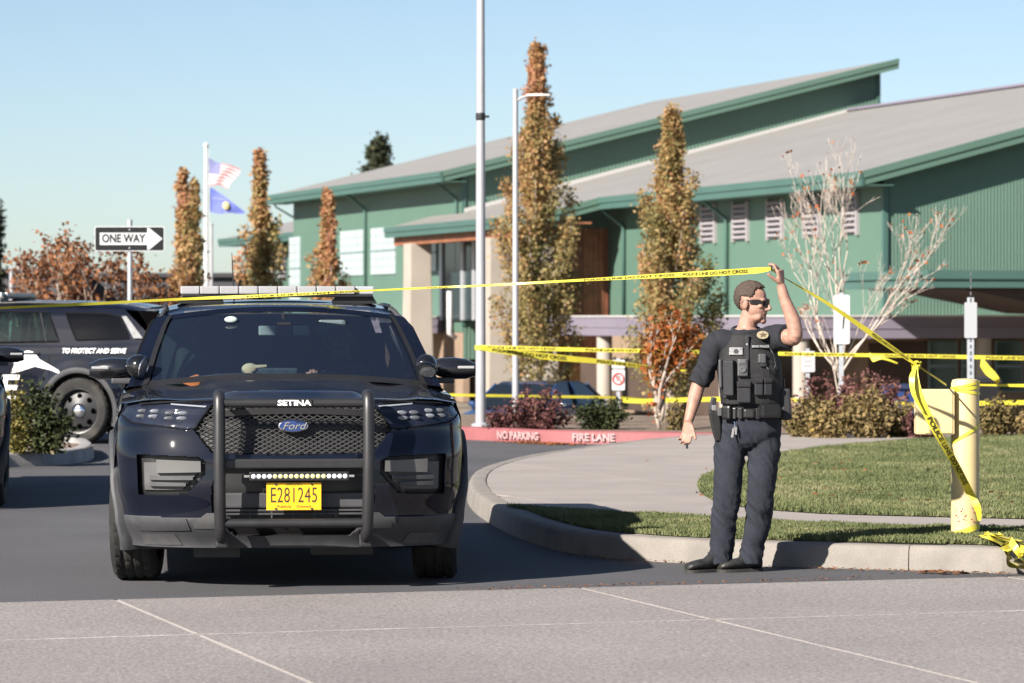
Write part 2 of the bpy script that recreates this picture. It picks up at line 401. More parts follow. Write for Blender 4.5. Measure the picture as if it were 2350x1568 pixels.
# red kerb at the back with the fire lane lettering
RV = [(600, 990), (900, 1001), (1060, 1009), (1250, 1017), (1450, 1021), (1640, 1026)]
rk = smooth_path([G(x, y) for x, y in RV][::-1], 8)[::-1]
rkerb = tag(empty('red_kerb', (0, 0, 0)), kind='structure')
rp = [Vector((p.x, p.y, 0)) for p in rk]
kerb_run(rkerb, rp[::-1], 0.16, red_c, seg=3.1, w=0.18)
for txt, x, sz in (('NO PARKING', 1189, 0.128), ('FIRE LANE', 1362, 0.125)):
    p = min(rp, key=lambda q: abs(CX + q.x * FP / q.y - x)); i = rp.index(p)
    q = rp[i-1].lerp(rp[min(i+1, len(rp)-1)], 0.5); t = (rp[min(i+1, len(rp)-1)] - rp[i-1]).normalized()
    y_at = p.y + 0.0; xx = (x - CX) * p.y / FP; o = p + t * ((xx - p.x) / t.x)
    put_text('painted_letters', txt, sz, (o.x + t.y * 0.012, o.y - 0.016, 0.077), t, (0, 0.13, 1), worn_white, rkerb, sx=1.0, bold=0.004)

# planting beds
def flat(name, pts, z, mat): 
    b = MB(); b.add([(p[0], p[1], z) for p in pts], [tuple(range(len(pts)))]); return tag(b.build(name, mat), kind='structure')
bedp = [(p.x, p.y + 0.17) for p in rp[::4]] + [(rp[-1].x, rp[-1].y + 0.17)]
flat('planting_bed', bedp + [(3.4, 51.5), (-9, 54.5)], 0.145, soil)
flat('planting_bed', [(2.55, 43.4), (4.3, 42.9), (9.6, 43.9), (14, 45.5), (14, 51), (3.3, 51)], 0.158, soil)
# left island
il = [G(-60, 1078), G(20, 1073), G(110, 1069), G(190, 1062), G(216, 1052), G(212, 1042), G(190, 1034), G(100, 1031)]
ik = smooth_path(il[::-1], 6)[::-1]
ikb = tag(empty('island_kerb', (0, 0, 0)), kind='structure'); kerb_run(ikb, ik[::-1], 0.15, M('island_kerb_concrete', (0.30, 0.285, 0.275), 0.85, var=0.2, vs=6), seg=1.3)
flat('planting_bed', [(p.x, p.y + 0.1) for p in il[:5]] + [(-4.9, 40.6), (-9, 41)], 0.14, soil)

# lawn and verge
def blade_field(name, poly, z0, n, hgt, mat, seed, mound=0.0, label=None):
    rng = np.random.default_rng(seed); P = np.array(poly); lo, hi = P.min(0), P.max(0)
    out = []
    pts = rng.uniform(lo, hi, size=(n * 3, 2))
    ins = np.zeros(len(pts), bool); j = len(P) - 1
    for i in range(len(P)):
        xi, yi = P[i]; xj, yj = P[j]
        c = ((yi > pts[:, 1]) != (yj > pts[:, 1])) & (pts[:, 0] < (xj - xi) * (pts[:, 1] - yi) / (yj - yi + 1e-12) + xi)
        ins ^= c; j = i
    pts = pts[ins][:n]; n = len(pts)
    nz = np.array([noise.noise(Vector((x * 1.1, y * 0.7, 3.0))) for x, y in pts]); nz2 = np.array([noise.noise(Vector((x * 4.5, y * 2.4, 9.0))) for x, y in pts])
    base = np.column_stack([pts, np.full(n, z0)])
    a = rng.uniform(0, math.tau, n); w = 0.006 + 0.006 * rng.random(n); h = hgt * (0.6 + 0.7 * rng.random(n)) * (1 + 0.35 * nz2)
    s = np.column_stack([np.cos(a) * w, np.sin(a) * w, np.zeros(n)])
    tip = base + np.column_stack([rng.normal(0, 0.35, n) * h, rng.normal(0, 0.35, n) * h, h])
    V = np.stack([base - s, base + s, tip], 1).reshape(-1, 3); Q = np.arange(3 * n).reshape(n, 3)
    tone = np.clip(0.47 + 0.42 * nz + 0.34 * nz2 + rng.normal(0, 0.12, n), 0, 1)
    o = link(name, npmesh(name, V, Q, tone), mat); return tag(o, label, 'grass', kind='stuff')
grassm = leafmat('grass_blades', [(0.0, (0.070, 0.088, 0.032)), (0.45, (0.125, 0.145, 0.058)), (0.75, (0.185, 0.190, 0.088)), (1.0, (0.28, 0.25, 0.14))], 0.7, 0.25)
lawnv = [(2420,1192),(2200,1187),(2000,1182),(1880,1178),(1790,1172),(1700,1163),(1640,1151),(1608,1132),(1600,1112),(1612,1096),(1645,1082),(1700,1065),(1790,1042),(1900,1026),(2100,1010),(2350,1001),(2550,996)]
lp = [(G(x, y, 0.155).x, G(x, y, 0.155).y) for x, y in lawnv]
flat('lawn_soil', lp, 0.157, turf)
blade_field('lawn', lp, 0.155, 170000, 0.030, grassm, 5, label='mown green lawn inside the curve of the walk behind the officer')
verv = [(1163,1163),(1300,1172),(1450,1180),(1640,1190),(1850,1203),(2050,1211),(2350,1214),(2480,1216)]
vin = [p for p in inner if p[1] < 26.2]
vp = [(G(x, y, 0.155).x, G(x, y, 0.155).y) for x, y in verv] + [(4.4, 23.2)] + [(p[0] , p[1] + 0.01) for p in vin if p[0] < 4.2]
flat('verge_soil', vp, 0.156, turf)
blade_field('verge', vp, 0.155, 60000, 0.028, grassm, 6, label='narrow strip of grass between the front kerb and the walk')
# ------------------------------------------------------------------ school building (its own axes: x along the gable, y back along the eaves)
TH = R(17.0); SG, CG = math.sin(TH), math.cos(TH); E2 = Vector((9.513, 100.0)); GB = -1.6
def LU(x, y, u):
    k = (x - CX) / FP; v = (E2.x + u * CG - k * (E2.y + u * SG)) / (SG + k * CG); D = E2.y + u * SG + v * CG
    return v, H - (y - HY) * D / FP
def LV(x, y, v):
    k = (x - CX) / FP; u = (k * (E2.y + v * CG) - E2.x + v * SG) / (CG - k * SG); D = E2.y + u * SG + v * CG
    return u, H - (y - HY) * D / FP
school = empty('school_building', (E2.x, E2.y, 0), TH, 'large green metal school hall with grey sloping roofs behind the trees', 'building')
def lowz(u): return 5.50 + 0.261 * u
def upz(u): return 6.92 + 0.249 * (u + 1.25)
def wall_v(name, v, u0, u1, z0, ztop, mat, rib=None, face=-1, th=0.25):       # wall across, facing the camera
    b = MB()
    if rib:
        n = int((u1 - u0) / rib); F = []; V = []
        for i in range(n + 1):
            for k, (du, dv) in enumerate(((0, 0), (0.3, 0), (0.42, -0.010), (0.88, -0.010))):
                u = min(u1, u0 + (i + du) * rib); V += [(u, v + dv, z0), (u, v + dv, ztop(u))]
        m = len(V) // 2; b.add(V, [(2*i, 2*i+2, 2*i+3, 2*i+1) for i in range(m - 1)])
    else: b.add([(u0, v, z0), (u1, v, z0), (u1, v, ztop(u1)), (u0, v, ztop(u0)), (u0, v+th, z0), (u1, v+th, z0), (u1, v+th, ztop(u1)), (u0, v+th, ztop(u0))],
               [(0,1,2,3),(5,4,7,6),(0,3,7,4),(1,5,6,2),(3,2,6,7)])
    return b.build(name, mat, school)
def wall_u(name, u, v0, v1, z0, z1, mat, th=0.25, parent=None):
    b = MB(); b.box((u + th / 2, (v0 + v1) / 2, (z0 + z1) / 2), (th, v1 - v0, z1 - z0)); return b.build(name, mat, parent or school)
LW = 0.95
# hall walls
wall_v('gable_wall', 0.66, LW + 0.02, 15.0, 1.2, lambda u: lowz(u) - 0.30, green_w, rib=0.10)
wall_u('side_wall', LW, 0.68, 24.3, 1.2, lowz(LW) - 0.30, green_w)
wall_v('block_base', 0.70, LW + 0.03, 15.0, GB, lambda u: 1.2, brickm)
wall_u('block_base', LW + 0.02, 0.72, 24.3, GB, 1.2, brickm)
wall_v('upper_gable_wall', 38.0, -0.23, 16.36, 0.0, lambda u: upz(u) - 0.30, green_w, rib=0.15)
wall_u('upper_side_wall', -0.25, 38.0, 64.7, 1.0, upz(-0.25) - 0.30, green_w)
wall_u('block_base', -0.23, 38.02, 64.7, GB, 1.0, brickm)
wall_u('rear_wing_wall', 3.3, 66.5, 90.0, GB, 5.2, green_w)
b = MB(); b.box((8, 51, 2), (15.5, 25, 7)); b.build('inner_mass', darkbr, school)
b = MB(); b.box((8.5, 12, 1.6), (13.0, 21, 6.2)); b.build('inner_mass', darkbr, school)
# corner trims
for u, v, z1 in ((LW - 0.02, 0.60, lowz(LW) - 0.3), (-0.27, 37.94, upz(-0.25) - 0.3), (16.36, 37.95, upz(16.3) - 0.32)):
    b = MB(); b.box((u + 0.05, v + 0.05, (1.25 + z1) / 2), (0.14, 0.14, z1 - 1.25)); b.build('corner_trim', green_t, school)
# roofs
def roof(name, poly, zf, th=0.10, mat=roofm):
    b = MB(); n = len(poly); b.add([(u, v, zf(u)) for u, v in poly] + [(u, v, zf(u) - th) for u, v in poly],
        [tuple(range(n)), tuple(range(2*n-1, n-1, -1))] + [(i, n+i, n+(i+1) % n, (i+1) % n) for i in range(n)]); return b.build(name, mat, school)
PU = -2.15
r1 = roof('hall_roof', [(0, 0), (15.15, 0), (15.15, 37.95), (PU, 37.95), (PU, 22.6), (0, 22.6)], lowz)
r1b = roof('porch_roof', [(PU, 37.97), (-0.3, 37.97), (-0.3, 42.0), (PU, 42.0)], lowz)
r2 = roof('upper_roof', [(-1.25, 37.38), (17.0, 37.38), (17.0, 66.0), (-1.25, 66.0)], upz)
r3 = roof('rear_wing_roof', [(2.3, 66.3), (14, 66.3), (14, 91.5), (2.3, 91.5)], lambda u: 5.55 + 0.25 * (u - 2.3))
b = MB(); b.add([(15.1, -0.2, lowz(15.15)+0.12), (15.1, 37.9, lowz(15.15)+0.12), (15.35, 37.9, lowz(15.15)-0.25), (15.35, -0.2, lowz(15.15)-0.25), (15.0, -0.2, lowz(15.15)+0.02), (15.0, 37.9, lowz(15.15)+0.02)], [(0,1,2,3),(4,5,1,0)])
b.build('ridge_cap', lav, r1)
# fascias: an upper and a lower board, the lower set back
def eave(u, v0, v1, z, par):
    for dz, h, du in ((0.03, 0.20, -0.06), (-0.17, 0.20, -0.02)):
        b = MB(); b.box((u + du + 0.04, (v0 + v1) / 2, z + dz - h / 2), (0.10, v1 - v0, h)); b.build('eave_board', green_t, par)
    b = MB(); b.box((u + 0.5, (v0 + v1) / 2, z - 0.34), (0.94, v1 - v0 - 0.1, 0.03)); b.build('soffit', M('soffit_green', (0.05, 0.11, 0.085), 0.7), par)
def rake(v, u0, u1, zf, par, deep=0.55):
    for dz, h, dv in ((0.03, 0.20, -0.06), (-0.17, 0.20, -0.02)):
        b = MB(); b.prism([(u0, zf(u0) + dz - h), (u1, zf(u1) + dz - h), (u1, zf(u1) + dz), (u0, zf(u0) + dz)], (0, v + dv, 0), (1, 0, 0), (0, 0, 1), (0, 1, 0), 0.10); b.build('rake_board', green_w, par)
    b = MB(); b.prism([(u0, zf(u0) - 0.36), (u1, zf(u1) - 0.36), (u1, zf(u1) - 0.33), (u0, zf(u0) - 0.33)], (0, v + 0.06, 0), (1, 0, 0), (0, 0, 1), (0, 1, 0), deep); b.build('soffit', M('soffit_green', (0.05, 0.11, 0.085), 0.7), par)
eave(0, -0.05, 22.6, lowz(0), r1); eave(PU, 22.55, 42.0, lowz(PU), r1); eave(-1.25, 37.33, 66.0, upz(-1.25), r2); eave(2.3, 66.3, 91.5, 5.55, r3)
rake(0, 0.06, 15.2, lowz, r1); rake(22.58, PU, 0.0, lowz, r1); rake(37.38, -1.2, 17.0, upz, r2)
b = MB(); b.prism([(-0.2, lowz(-0.2) + 0.01), (15.4, lowz(15.4) - 0.05), (15.4, lowz(15.4) + 0.10), (-0.2, lowz(-0.2) + 0.15)], (0, 37.80, 0), (1, 0, 0), (0, 0, 1), (0, 1, 0), 0.14); b.build('wall_flashing', flash, r1)
# louvre windows on the hall side wall
for x0, x1, ya, yb in ((1613, 1645, 469, 556), (1685, 1720, 460, 552), (1764, 1800, 453, 545), (1848, 1884, 446, 538), (1938, 1972, 437, 530)):
    va, z1 = LU((x0 + x1) / 2, ya, LW); _, z0 = LU((x0 + x1) / 2, yb, LW); v0, _ = LU(x1, ya, LW); v1, _ = LU(x0, ya, LW)
    z0, z1 = 3.88, 5.02
    f = MB(); f.box((LW - 0.01, (v0 + v1) / 2, (z0 + z1) / 2), (0.06, v1 - v0, z1 - z0)); w = f.build('louvre_window', M('louvre_dark', (0.03, 0.035, 0.05), 0.6), school)
    for s_ in (v0 + 0.05, v1 - 0.05):
        f = MB(); f.box((LW - 0.05, s_, (z0 + z1) / 2), (0.10, 0.12, z1 - z0 + 0.06)); f.build('frame', louvre, w)
    n = 7
    for k in range(n):
        z = z0 + (k + 0.5) * (z1 - z0) / n; f = MB(); f.box((LW - 0.07, (v0 + v1) / 2, z), (0.10, v1 - v0 - 0.2, 0.075), Matrix.Rotation(R(28), 3, 'Y')); f.build('slat', louvre, w)
for x0, x1 in ((619, 632), (642, 658)):
    v0, z1 = LU(x1, 560, 3.3); v1, z0 = LU(x0, 642, 3.3)
    f = MB(); f.box((3.28, (v0 + v1) / 2, (z0 + z1) / 2), (0.06, v1 - v0, z1 - z0)); w = f.build('louvre_window', MATS['louvre_dark'], school)
    for k in range(7):
        z = z0 + (k + 0.5) * (z1 - z0) / 7; f = MB(); f.box((3.22, (v0 + v1) / 2, z), (0.10, v1 - v0, 0.09), Matrix.Rotation(R(28), 3, 'Y')); f.build('slat', louvre, w)
# translucent panel windows on the upper side wall
for x0, x1, ya, yb, nc, nr in ((666, 691, 544, 690, 2, 8), (783, 836, 529, 633, 4, 6), (853, 910, 522, 630, 4, 6), (985, 1004, 540, 622, 2, 6)):
    xm = (x0 + x1) / 2; v0, _ = LU(x1, ya, -0.25); v1, _ = LU(x0, ya, -0.25); _, z1 = LU(xm, ya, -0.25); _, z0 = LU(xm, yb, -0.25)
    f = MB(); f.box((-0.26, (v0 + v1) / 2, (z0 + z1) / 2), (0.06, v1 - v0, z1 - z0)); w = f.build('panel_window', mullion, school)
    f = MB(); f.box((-0.31, (v0 + v1) / 2, (z0 + z1) / 2 + 0.02), (0.06, v1 - v0, 0.07)); f.build('transom', mullion, w)
    for i in range(nc):
        for j in range(nr):
            a, c = (v1 - v0) / nc, (z1 - z0) / nr; f = MB()
            f.box((-0.295, v0 + (i + 0.5) * a, z0 + (j + 0.5) * c), (0.03, a * 0.93, c * 0.95)); f.build('pane', panel_w, w)
# downpipes
def pipe(pts, name='downpipe', mat=green_t, r=0.06): MB().tube(pts, r, 8).build(name, mat, school, smooth=True)
for x, u, zt in ((1672, LW, lowz(0) - 0.35), (1436, LW, lowz(0) - 0.35), (1052, -0.25, upz(-1.25) - 0.35), (842, -0.25, upz(-1.25) - 0.35)):
    v, _ = LU(x, 500, u); pipe([(u - 0.85, v + 0.1, zt + 0.05), (u - 0.75, v + 0.1, zt - 0.08), (u - 0.12, v, zt - 0.55), (u - 0.08, v, zt - 0.75), (u - 0.08, v, 1.6)])
v, z = LU(640, 470, -0.25); pipe([(-1.2, 64.4, upz(-1.25) - 0.35), (-1.1, 64.5, upz(-1.25) - 0.5), (-0.28, 64.6, upz(-1.25) - 0.95)], r=0.04)
# lavender flat canopies
def canopy(u0, u1, v0, v1, z0, z1, faces=1):
    b = MB(); b.box(((u0+u1)/2, (v0+v1)/2, (z0+z1)/2), (u1-u0, v1-v0, z1-z0)); c = b.build('flat_canopy', lav, school)
    b = MB(); b.box(((u0+u1)/2, (v0+v1)/2, z1 + 0.02), (u1-u0+0.08, v1-v0+0.08, 0.05)); b.build('canopy_cap', flash, c)
    b = MB(); b.box(((u0+u1)/2, (v0+v1)/2, lerp(z0, z1, 0.48)), (u1-u0+0.06, v1-v0+0.06, 0.03)); b.build('canopy_seam', M('seam_grey', (0.20, 0.18, 0.21), 0.7), c)
canopy(-2.5, 24, -1.7, 0.63, 0.98, 1.56); canopy(-2.5, 0.92, 0.64, 20.5, 0.98, 1.56); canopy(-3.4, -0.3, 40.5, 58, 0.95, 1.55)
for u in (-2.3, 3.0, 8.5, 14):
    b = MB(); b.lathe([(0.22, 0), (0.22, 2.6)], (u, -1.4, GB), (0, 0, 1), 16); b.build('canopy_column', colc, school, smooth=40)
for v in (4.5, 10.0, 15.5):
    b = MB(); b.lathe([(0.24, 0), (0.24, 2.6)], (-2.2, v, GB), (0, 0, 1), 16); b.build('canopy_column', colc, school, smooth=40)
# ground floor glazing under the right canopy
for x0, x1 in ((2128, 2195), (2204, 2272), (2281, 2345)):
    u0, z1 = LV(x0, 782, 0.64); u1, z0 = LV(x1, 900, 0.64)
    f = MB(); f.box(((u0+u1)/2, 0.61, (z0+z1)/2), (u1-u0, 0.08, z1-z0)); w = f.build('window', mullion, school)
    for k in range(2):
        a = (z1 - z0) / 2; f = MB(); f.box(((u0+u1)/2, 0.55, z0 + a * (k + 0.5)), (u1-u0-0.12, 0.04, a-0.10)); f.build('pane', darkgl, w)
b = MB(); b.box((1.5, 0.66, -0.3), (2.0, 0.06, 2.3)); b.build('door', darkbr, school)
# porch: end wall of upright boards, beam, columns and doors
wv = 24.5
for k in range(16):
    u0 = -1.9 + k * 0.178; b = MB(); d = 0.012 * ((k * 7) % 3); b.box((u0 + 0.086, wv + 0.05 - d, 1.5), (0.168, 0.08, 6.1)); b.build('wood_plank', woodm if k % 5 else M('wood_dark', (0.15, 0.05, 0.025), 0.6, var=0.25, vs=3), school)
b = MB(); b.box((-0.5, wv + 0.2, 1.5), (2.9, 0.18, 6.0)); b.build('porch_end_wall', darkbr, school)
b = MB(); b.box((-1.75, 32.2, 4.42), (0.28, 19.0, 0.30)); b.build('porch_beam', woodm, school)
b = MB(); b.box((-1.1, 32.2, 4.68), (1.7, 19.0, 0.06)); b.build('porch_soffit', woodm, school)
for x in (958, 1141, 1240):
    v, _ = LU(x, 700, -1.7); b = MB(); b.loft([[(-1.7 + a * s, v + c * s * 1.15, z) for a, c in ((-1,-1),(1,-1),(1,1),(-1,1))] for z, s in ((GB, 0.50), (3.2, 0.42), (4.30, 0.42))]); b.build('porch_column', colc, school, bevel=0.05)
v0, _ = LU(1096, 600, -0.3); v1, _ = LU(1018, 600, -0.3)
b = MB(); b.box((-0.33, (v0+v1)/2, 2.9), (0.10, v1-v0, 2.9)); w = b.build('entrance_glazing', M('entrance_glass', (0.015, 0.03, 0.035), 0.12), school)
for t in (0.02, 0.35, 0.98):
    b = MB(); b.box((-0.40, lerp(v0, v1, t), 2.9), (0.10, 0.35, 2.9)); b.build('mullion', galv, w)
for x0, x1, m in ((1262, 1300, woodm), (1308, 1352, woodl)):
    u0, z1 = LV(x0, 800, wv - 0.08); u1, _ = LV(x1, 900, wv - 0.08); b = MB(); b.box(((u0+u1)/2, wv - 0.06, (GB+z1)/2), (u1-u0, 0.06, z1-GB)); d = b.build('door', m, school)
    b = MB(); b.box((u1-0.12, wv - 0.11, GB+1.05), (0.16, 0.05, 0.10)); b.build('handle', chrome, d)
# white downpipe post by the porch
v, _ = LU(1028, 700, -3.6); b = MB(); b.tube([(-3.55, v, 2.45), (-3.55, v, 1.0), (-3.3, v + 0.1, 0.85)], 0.09, 10); b.build('white_downpipe', white_p, school, smooth=True)
# dark brick lower wing seen between the trees, and a tan low wall with walk
b = MB(); b.box((-1.2, 12.0, -0.55), (0.3, 17, 1.6)); b.build('dark_lower_wall', darkbr, school)

# entrance canopy to the right: teal fascia, wood underside
cp = AT(2130, 640, 93)
ec = empty('entrance_canopy', (cp.x, cp.y, 0), TH, 'flat teal entrance canopy with dark wood underside at the right edge of the photo', 'canopy')
for dz0, dz1, inset in ((2.52, 2.74, 0.0), (2.30, 2.515, 0.06)):
    b = MB(); b.prism([(0.0 + inset, 0.0 + inset), (9, 0.0 + inset), (9, 6), (0.0 + inset, 6)], (0, 0, dz0), (1, 0, 0), (0, 1, 0), (0, 0, 1), dz1 - dz0); b.build('fascia_board', green_t, ec)
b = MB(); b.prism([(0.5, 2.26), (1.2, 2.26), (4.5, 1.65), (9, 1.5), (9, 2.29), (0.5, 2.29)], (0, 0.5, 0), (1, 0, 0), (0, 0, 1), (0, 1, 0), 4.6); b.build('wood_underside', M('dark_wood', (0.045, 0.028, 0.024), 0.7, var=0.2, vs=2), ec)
b = MB(); b.box((7.5, 3, (GB + 1.6) / 2), (0.5, 0.5, 1.6 - GB + 0.2)); b.build('column', colc, ec)
# ------------------------------------------------------------------ trees and shrubs
autumn = leafmat('autumn_leaves', [(0.0, (0.065, 0.072, 0.026)), (0.30, (0.20, 0.185, 0.070)), (0.55, (0.36, 0.28, 0.12)), (0.78, (0.45, 0.26, 0.12)), (1.0, (0.46, 0.23, 0.14))], 0.6, 0.42)
rusty = leafmat('rusty_leaves', [(0.0, (0.060, 0.025, 0.014)), (0.45, (0.20, 0.085, 0.04)), (0.75, (0.29, 0.125, 0.055)), (1.0, (0.36, 0.20, 0.10))], 0.6, 0.30)
orange_l = leafmat('orange_leaves', [(0.0, (0.10, 0.09, 0.02)), (0.35, (0.26, 0.10, 0.025)), (0.7, (0.36, 0.095, 0.025)), (1.0, (0.40, 0.15, 0.06))], 0.6, 0.35)
needle = leafmat('dark_needles', [(0.0, (0.012, 0.020, 0.010)), (0.5, (0.032, 0.042, 0.020)), (1.0, (0.075, 0.075, 0.035))], 0.7, 0.15)
barberry = leafmat('barberry_leaves', [(0.0, (0.030, 0.012, 0.012)), (0.45, (0.105, 0.040, 0.040)), (0.8, (0.19, 0.09, 0.075)), (1.0, (0.26, 0.15, 0.10))], 0.7, 0.2)
greenb = leafmat('green_shrub_leaves', [(0.0, (0.012, 0.018, 0.007)), (0.5, (0.035, 0.048, 0.016)), (0.85, (0.085, 0.085, 0.035)), (1.0, (0.16, 0.10, 0.05))], 0.6, 0.2)
straw = leafmat('straw_shrub_leaves', [(0.0, (0.075, 0.060, 0.02)), (0.4, (0.17, 0.13, 0.05)), (0.75, (0.26, 0.19, 0.09)), (1.0, (0.32, 0.22, 0.06))], 0.8, 0.25)

def columnar(name, label, x, ytop, D, half, seed, zb=None, n=9000, leaf=0.10, tone0=0.38, red_top=0.45, gap=0.0, belly=0.45, lean=0.0, hue=None):
    """upright narrow tree: a leader, steep limbs, leaf clumps strung along them"""
    rng = np.random.default_rng(seed); zb = gz(D) if zb is None else zb
    top = AT(x, ytop, D); X0 = top.x - lean; Ht = top.z - zb; hw = half * D / FP
    root = empty(name, (X0, D, zb), 0, label, 'tree', 'columnar autumn trees by the school')
    b = MB(); N = 10
    b.tube([(lean * k / N + 0.03 * math.sin(k + seed), 0.03 * math.cos(k * 1.7 + seed), Ht * 0.97 * k / N) for k in range(N + 1)], [0.11 * (1 - 0.93 * k / N) * max(1, Ht / 7) + 0.004 for k in range(N + 1)], 8)
    def prof(t):                                   # crown half-width over height 0..1
        return hw * (tab(t, [(0.10, 0.0), (0.13, 0.42), (0.22, 0.86), (belly, 1.0), (0.64, 0.80), (0.76, 0.52), (0.86, 0.28), (0.93, 0.11), (1.0, 0.01)]))
    C = []; T = []
    nl = int(44 * Ht / 7)
    for k in range(nl):
        t0 = 0.10 + 0.78 * (k / nl) ** 0.9; a = k * 2.39996 + rng.normal(0, 0.4); t1 = min(0.99, t0 + 0.16 + 0.08 * rng.random()); r1 = prof(min(t1, 0.985)) * rng.uniform(0.62, 1.20)
        p0 = np.array([lean * t0, 0, t0 * Ht]); p1 = np.array([lean * t1 + r1 * math.cos(a), r1 * math.sin(a), t1 * Ht])
        mid = p0 * 0.5 + p1 * 0.5 + np.array([math.cos(a), math.sin(a), 0]) * r1 * 0.28
        pts = [p0 * (1 - s) ** 2 + mid * 2 * s * (1 - s) + p1 * s * s for s in np.linspace(0, 1, 6)]
        b.tube(pts, [0.028 * (1 - 0.8 * i / 5) * max(1, Ht / 7) for i in range(6)], 5)
        for s in np.linspace(0.22, 1.0, 9):
            c = p0 * (1 - s) ** 2 + mid * 2 * s * (1 - s) + p1 * s * s; C.append(c + rng.normal(0, 0.05, 3)); T.append(c[2] / Ht)
    C = np.array(C); T = np.array(T)
    keep = rng.random(len(C)) > gap * np.clip(0.4 + T, 0, 1.2); C, T = C[keep], T[keep]
    ct = np.array([noise.noise(Vector((c[0] * 1.6 + seed, c[1] * 1.6, c[2] * 0.75))) for c in C])
    per = max(1, int(n / len(C))); idx = np.repeat(np.arange(len(C)), per)
    P = C[idx] + rng.normal(0, 1, (len(idx), 3)) * np.array([0.13, 0.13, 0.17]) * ((0.6 + 0.5 * hw) * (1.15 - 0.75 * T[idx]))[:, None]
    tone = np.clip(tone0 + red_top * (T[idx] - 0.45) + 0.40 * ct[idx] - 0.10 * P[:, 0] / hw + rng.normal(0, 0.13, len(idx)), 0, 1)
    V, Q, tn = leaves(P, leaf, tone, rng, 0.2, 0.75)
    b.build('trunk', bark, root, smooth=True); link('crown', npmesh('crown', V, Q, tn), hue or autumn, root); return root
columnar('columnar_tree', 'tallest columnar tree with olive to orange leaves beside the grey lamp post', 1232, 112, 85, 99, 11, n=36000, leaf=0.082, tone0=0.50, gap=0.04, belly=0.34)
columnar('columnar_tree', 'dense columnar tree with green and rust leaves behind the orange sapling', 1543, 252, 72, 98, 12, n=30000, leaf=0.072, tone0=0.46, gap=0.03, belly=0.5, lean=0.05)
columnar('columnar_tree', 'columnar tree with golden leaves just right of the flagpole', 597, 350, 92, 58, 13, n=12000, leaf=0.095, tone0=0.50, gap=0.25, belly=0.38, red_top=0.35)
columnar('columnar_tree', 'thinner reddish columnar tree in front of the green side wall windows', 752, 438, 96, 54, 14, n=9500, leaf=0.095, tone0=0.68, gap=0.3, belly=0.45, red_top=0.3)
columnar('columnar_tree', 'slim columnar tree immediately left of the flagpole', 446, 420, 90, 26, 15, n=4200, leaf=0.11, tone0=0.52, gap=0.25, red_top=0.3)
columnar('columnar_tree', 'leftmost columnar tree, right of the one way sign', 420, 392, 86, 32, 16, n=5200, leaf=0.11, tone0=0.58, gap=0.28, red_top=0.25)

def twigs(b, p, d, L, r, depth, rng, tips, spread=0.5, up=0.25, shrink=0.72, fork=(2, 3), every=None):
    """a branching limb; the ends are collected in tips"""
    pts = [p]; dd = d.copy(); seg = 4
    for k in range(seg):
        dd = (dd + Vector((rng.gauss(0, 0.10), rng.gauss(0, 0.10), rng.gauss(0, 0.05) + up * 0.12))).normalized(); pts.append(pts[-1] + dd * L / seg)
    b.tube(pts, [max(0.0022, r * (1 - 0.38 * k / seg)) for k in range(seg + 1)], 5 if depth < 2 else 6)
    if every is not None: every += pts[2:]
    if depth == 0: tips.append(pts[-1]); return
    for k in range(rng.randint(*fork)):
        a = rng.uniform(0, math.tau); s = dd.orthogonal().normalized(); s.rotate(Matrix.Rotation(a, 3, dd)); nd = (dd + s * spread * rng.uniform(0.6, 1.25) + Vector((0, 0, up * 0.4))).normalized()
        q = pts[-1] if k < 2 else pts[rng.choice((2, 3))]
        twigs(b, q, nd, L * shrink * rng.uniform(0.8, 1.15), r * 0.6, depth - 1, rng, tips, spread, up, shrink, fork, every)

def open_tree(name, label, base, stems, depth, L, r, mat, leafm, nleaf, size, seed, spread=0.5, tone=(0.55, 0.2), trunk=bark, clump=0.12, fork=(2, 3), cat='tree', alltw=False, up=0.25):
    rng = random.Random(seed); nr = np.random.default_rng(seed); root = empty(name, base, 0, label, cat)
    b = MB(); tips = []; ev = []
    for d, p0, l in stems: twigs(b, Vector(p0), Vector(d).normalized(), l, r, depth, rng, tips, spread, up, 0.72, fork, ev)
    b.build('trunk', trunk, root, smooth=True)
    if nleaf:
        C = np.array([tuple(t) for t in (ev if alltw else tips)]); ct = np.array([noise.noise(Vector((c[0]*2, c[1]*2, c[2]*2 + seed))) for c in C])
        idx = nr.integers(0, len(C), nleaf); P = C[idx] + nr.normal(0, clump, (nleaf, 3))
        tn = np.clip(tone[0] + tone[1] * 2 * ct[idx] + nr.normal(0, 0.15, nleaf), 0, 1)
        V, Q, tn = leaves(P, size, tn, nr, -0.1, 0.85); link('crown', npmesh('crown', V, Q, tn), leafm, root)
    return root
# rusty maple behind the one way sign
b0 = AT(178, 700, 62); zz = gz(62)
open_tree('maple_tree', 'rusty brown maple with thinning top behind the one way sign', (b0.x, 62, zz), [((0.05*k - 0.12, 0.1*(k % 2), 1), ((k - 2) * 0.12, 0, 0.05), 1.22) for k in range(5)] + [((0.55, 0, 0.8), (0, 0, 0.3), 0.95), ((-0.5, 0, 0.8), (0, 0, 0.3), 1.0)], 4, 0.7, 0.035, bark, rusty, 4600, 0.080, 21, 0.50, (0.5, 0.25), clump=0.07, alltw=True)
b0 = AT(352, 690, 88); open_tree('small_tree', 'pinkish low tree right of the one way sign post', (b0.x, 88, gz(88)), [((0.1, 0, 1), (0, 0, 0), 0.8), ((-0.2, 0, 1), (0, 0, 0), 0.9), ((0.3, 0, 1), (0, 0, 0), 0.8)], 3, 0.7, 0.035, bark, barberry, 1500, 0.10, 22, 0.5, (0.85, 0.15), clump=0.12)
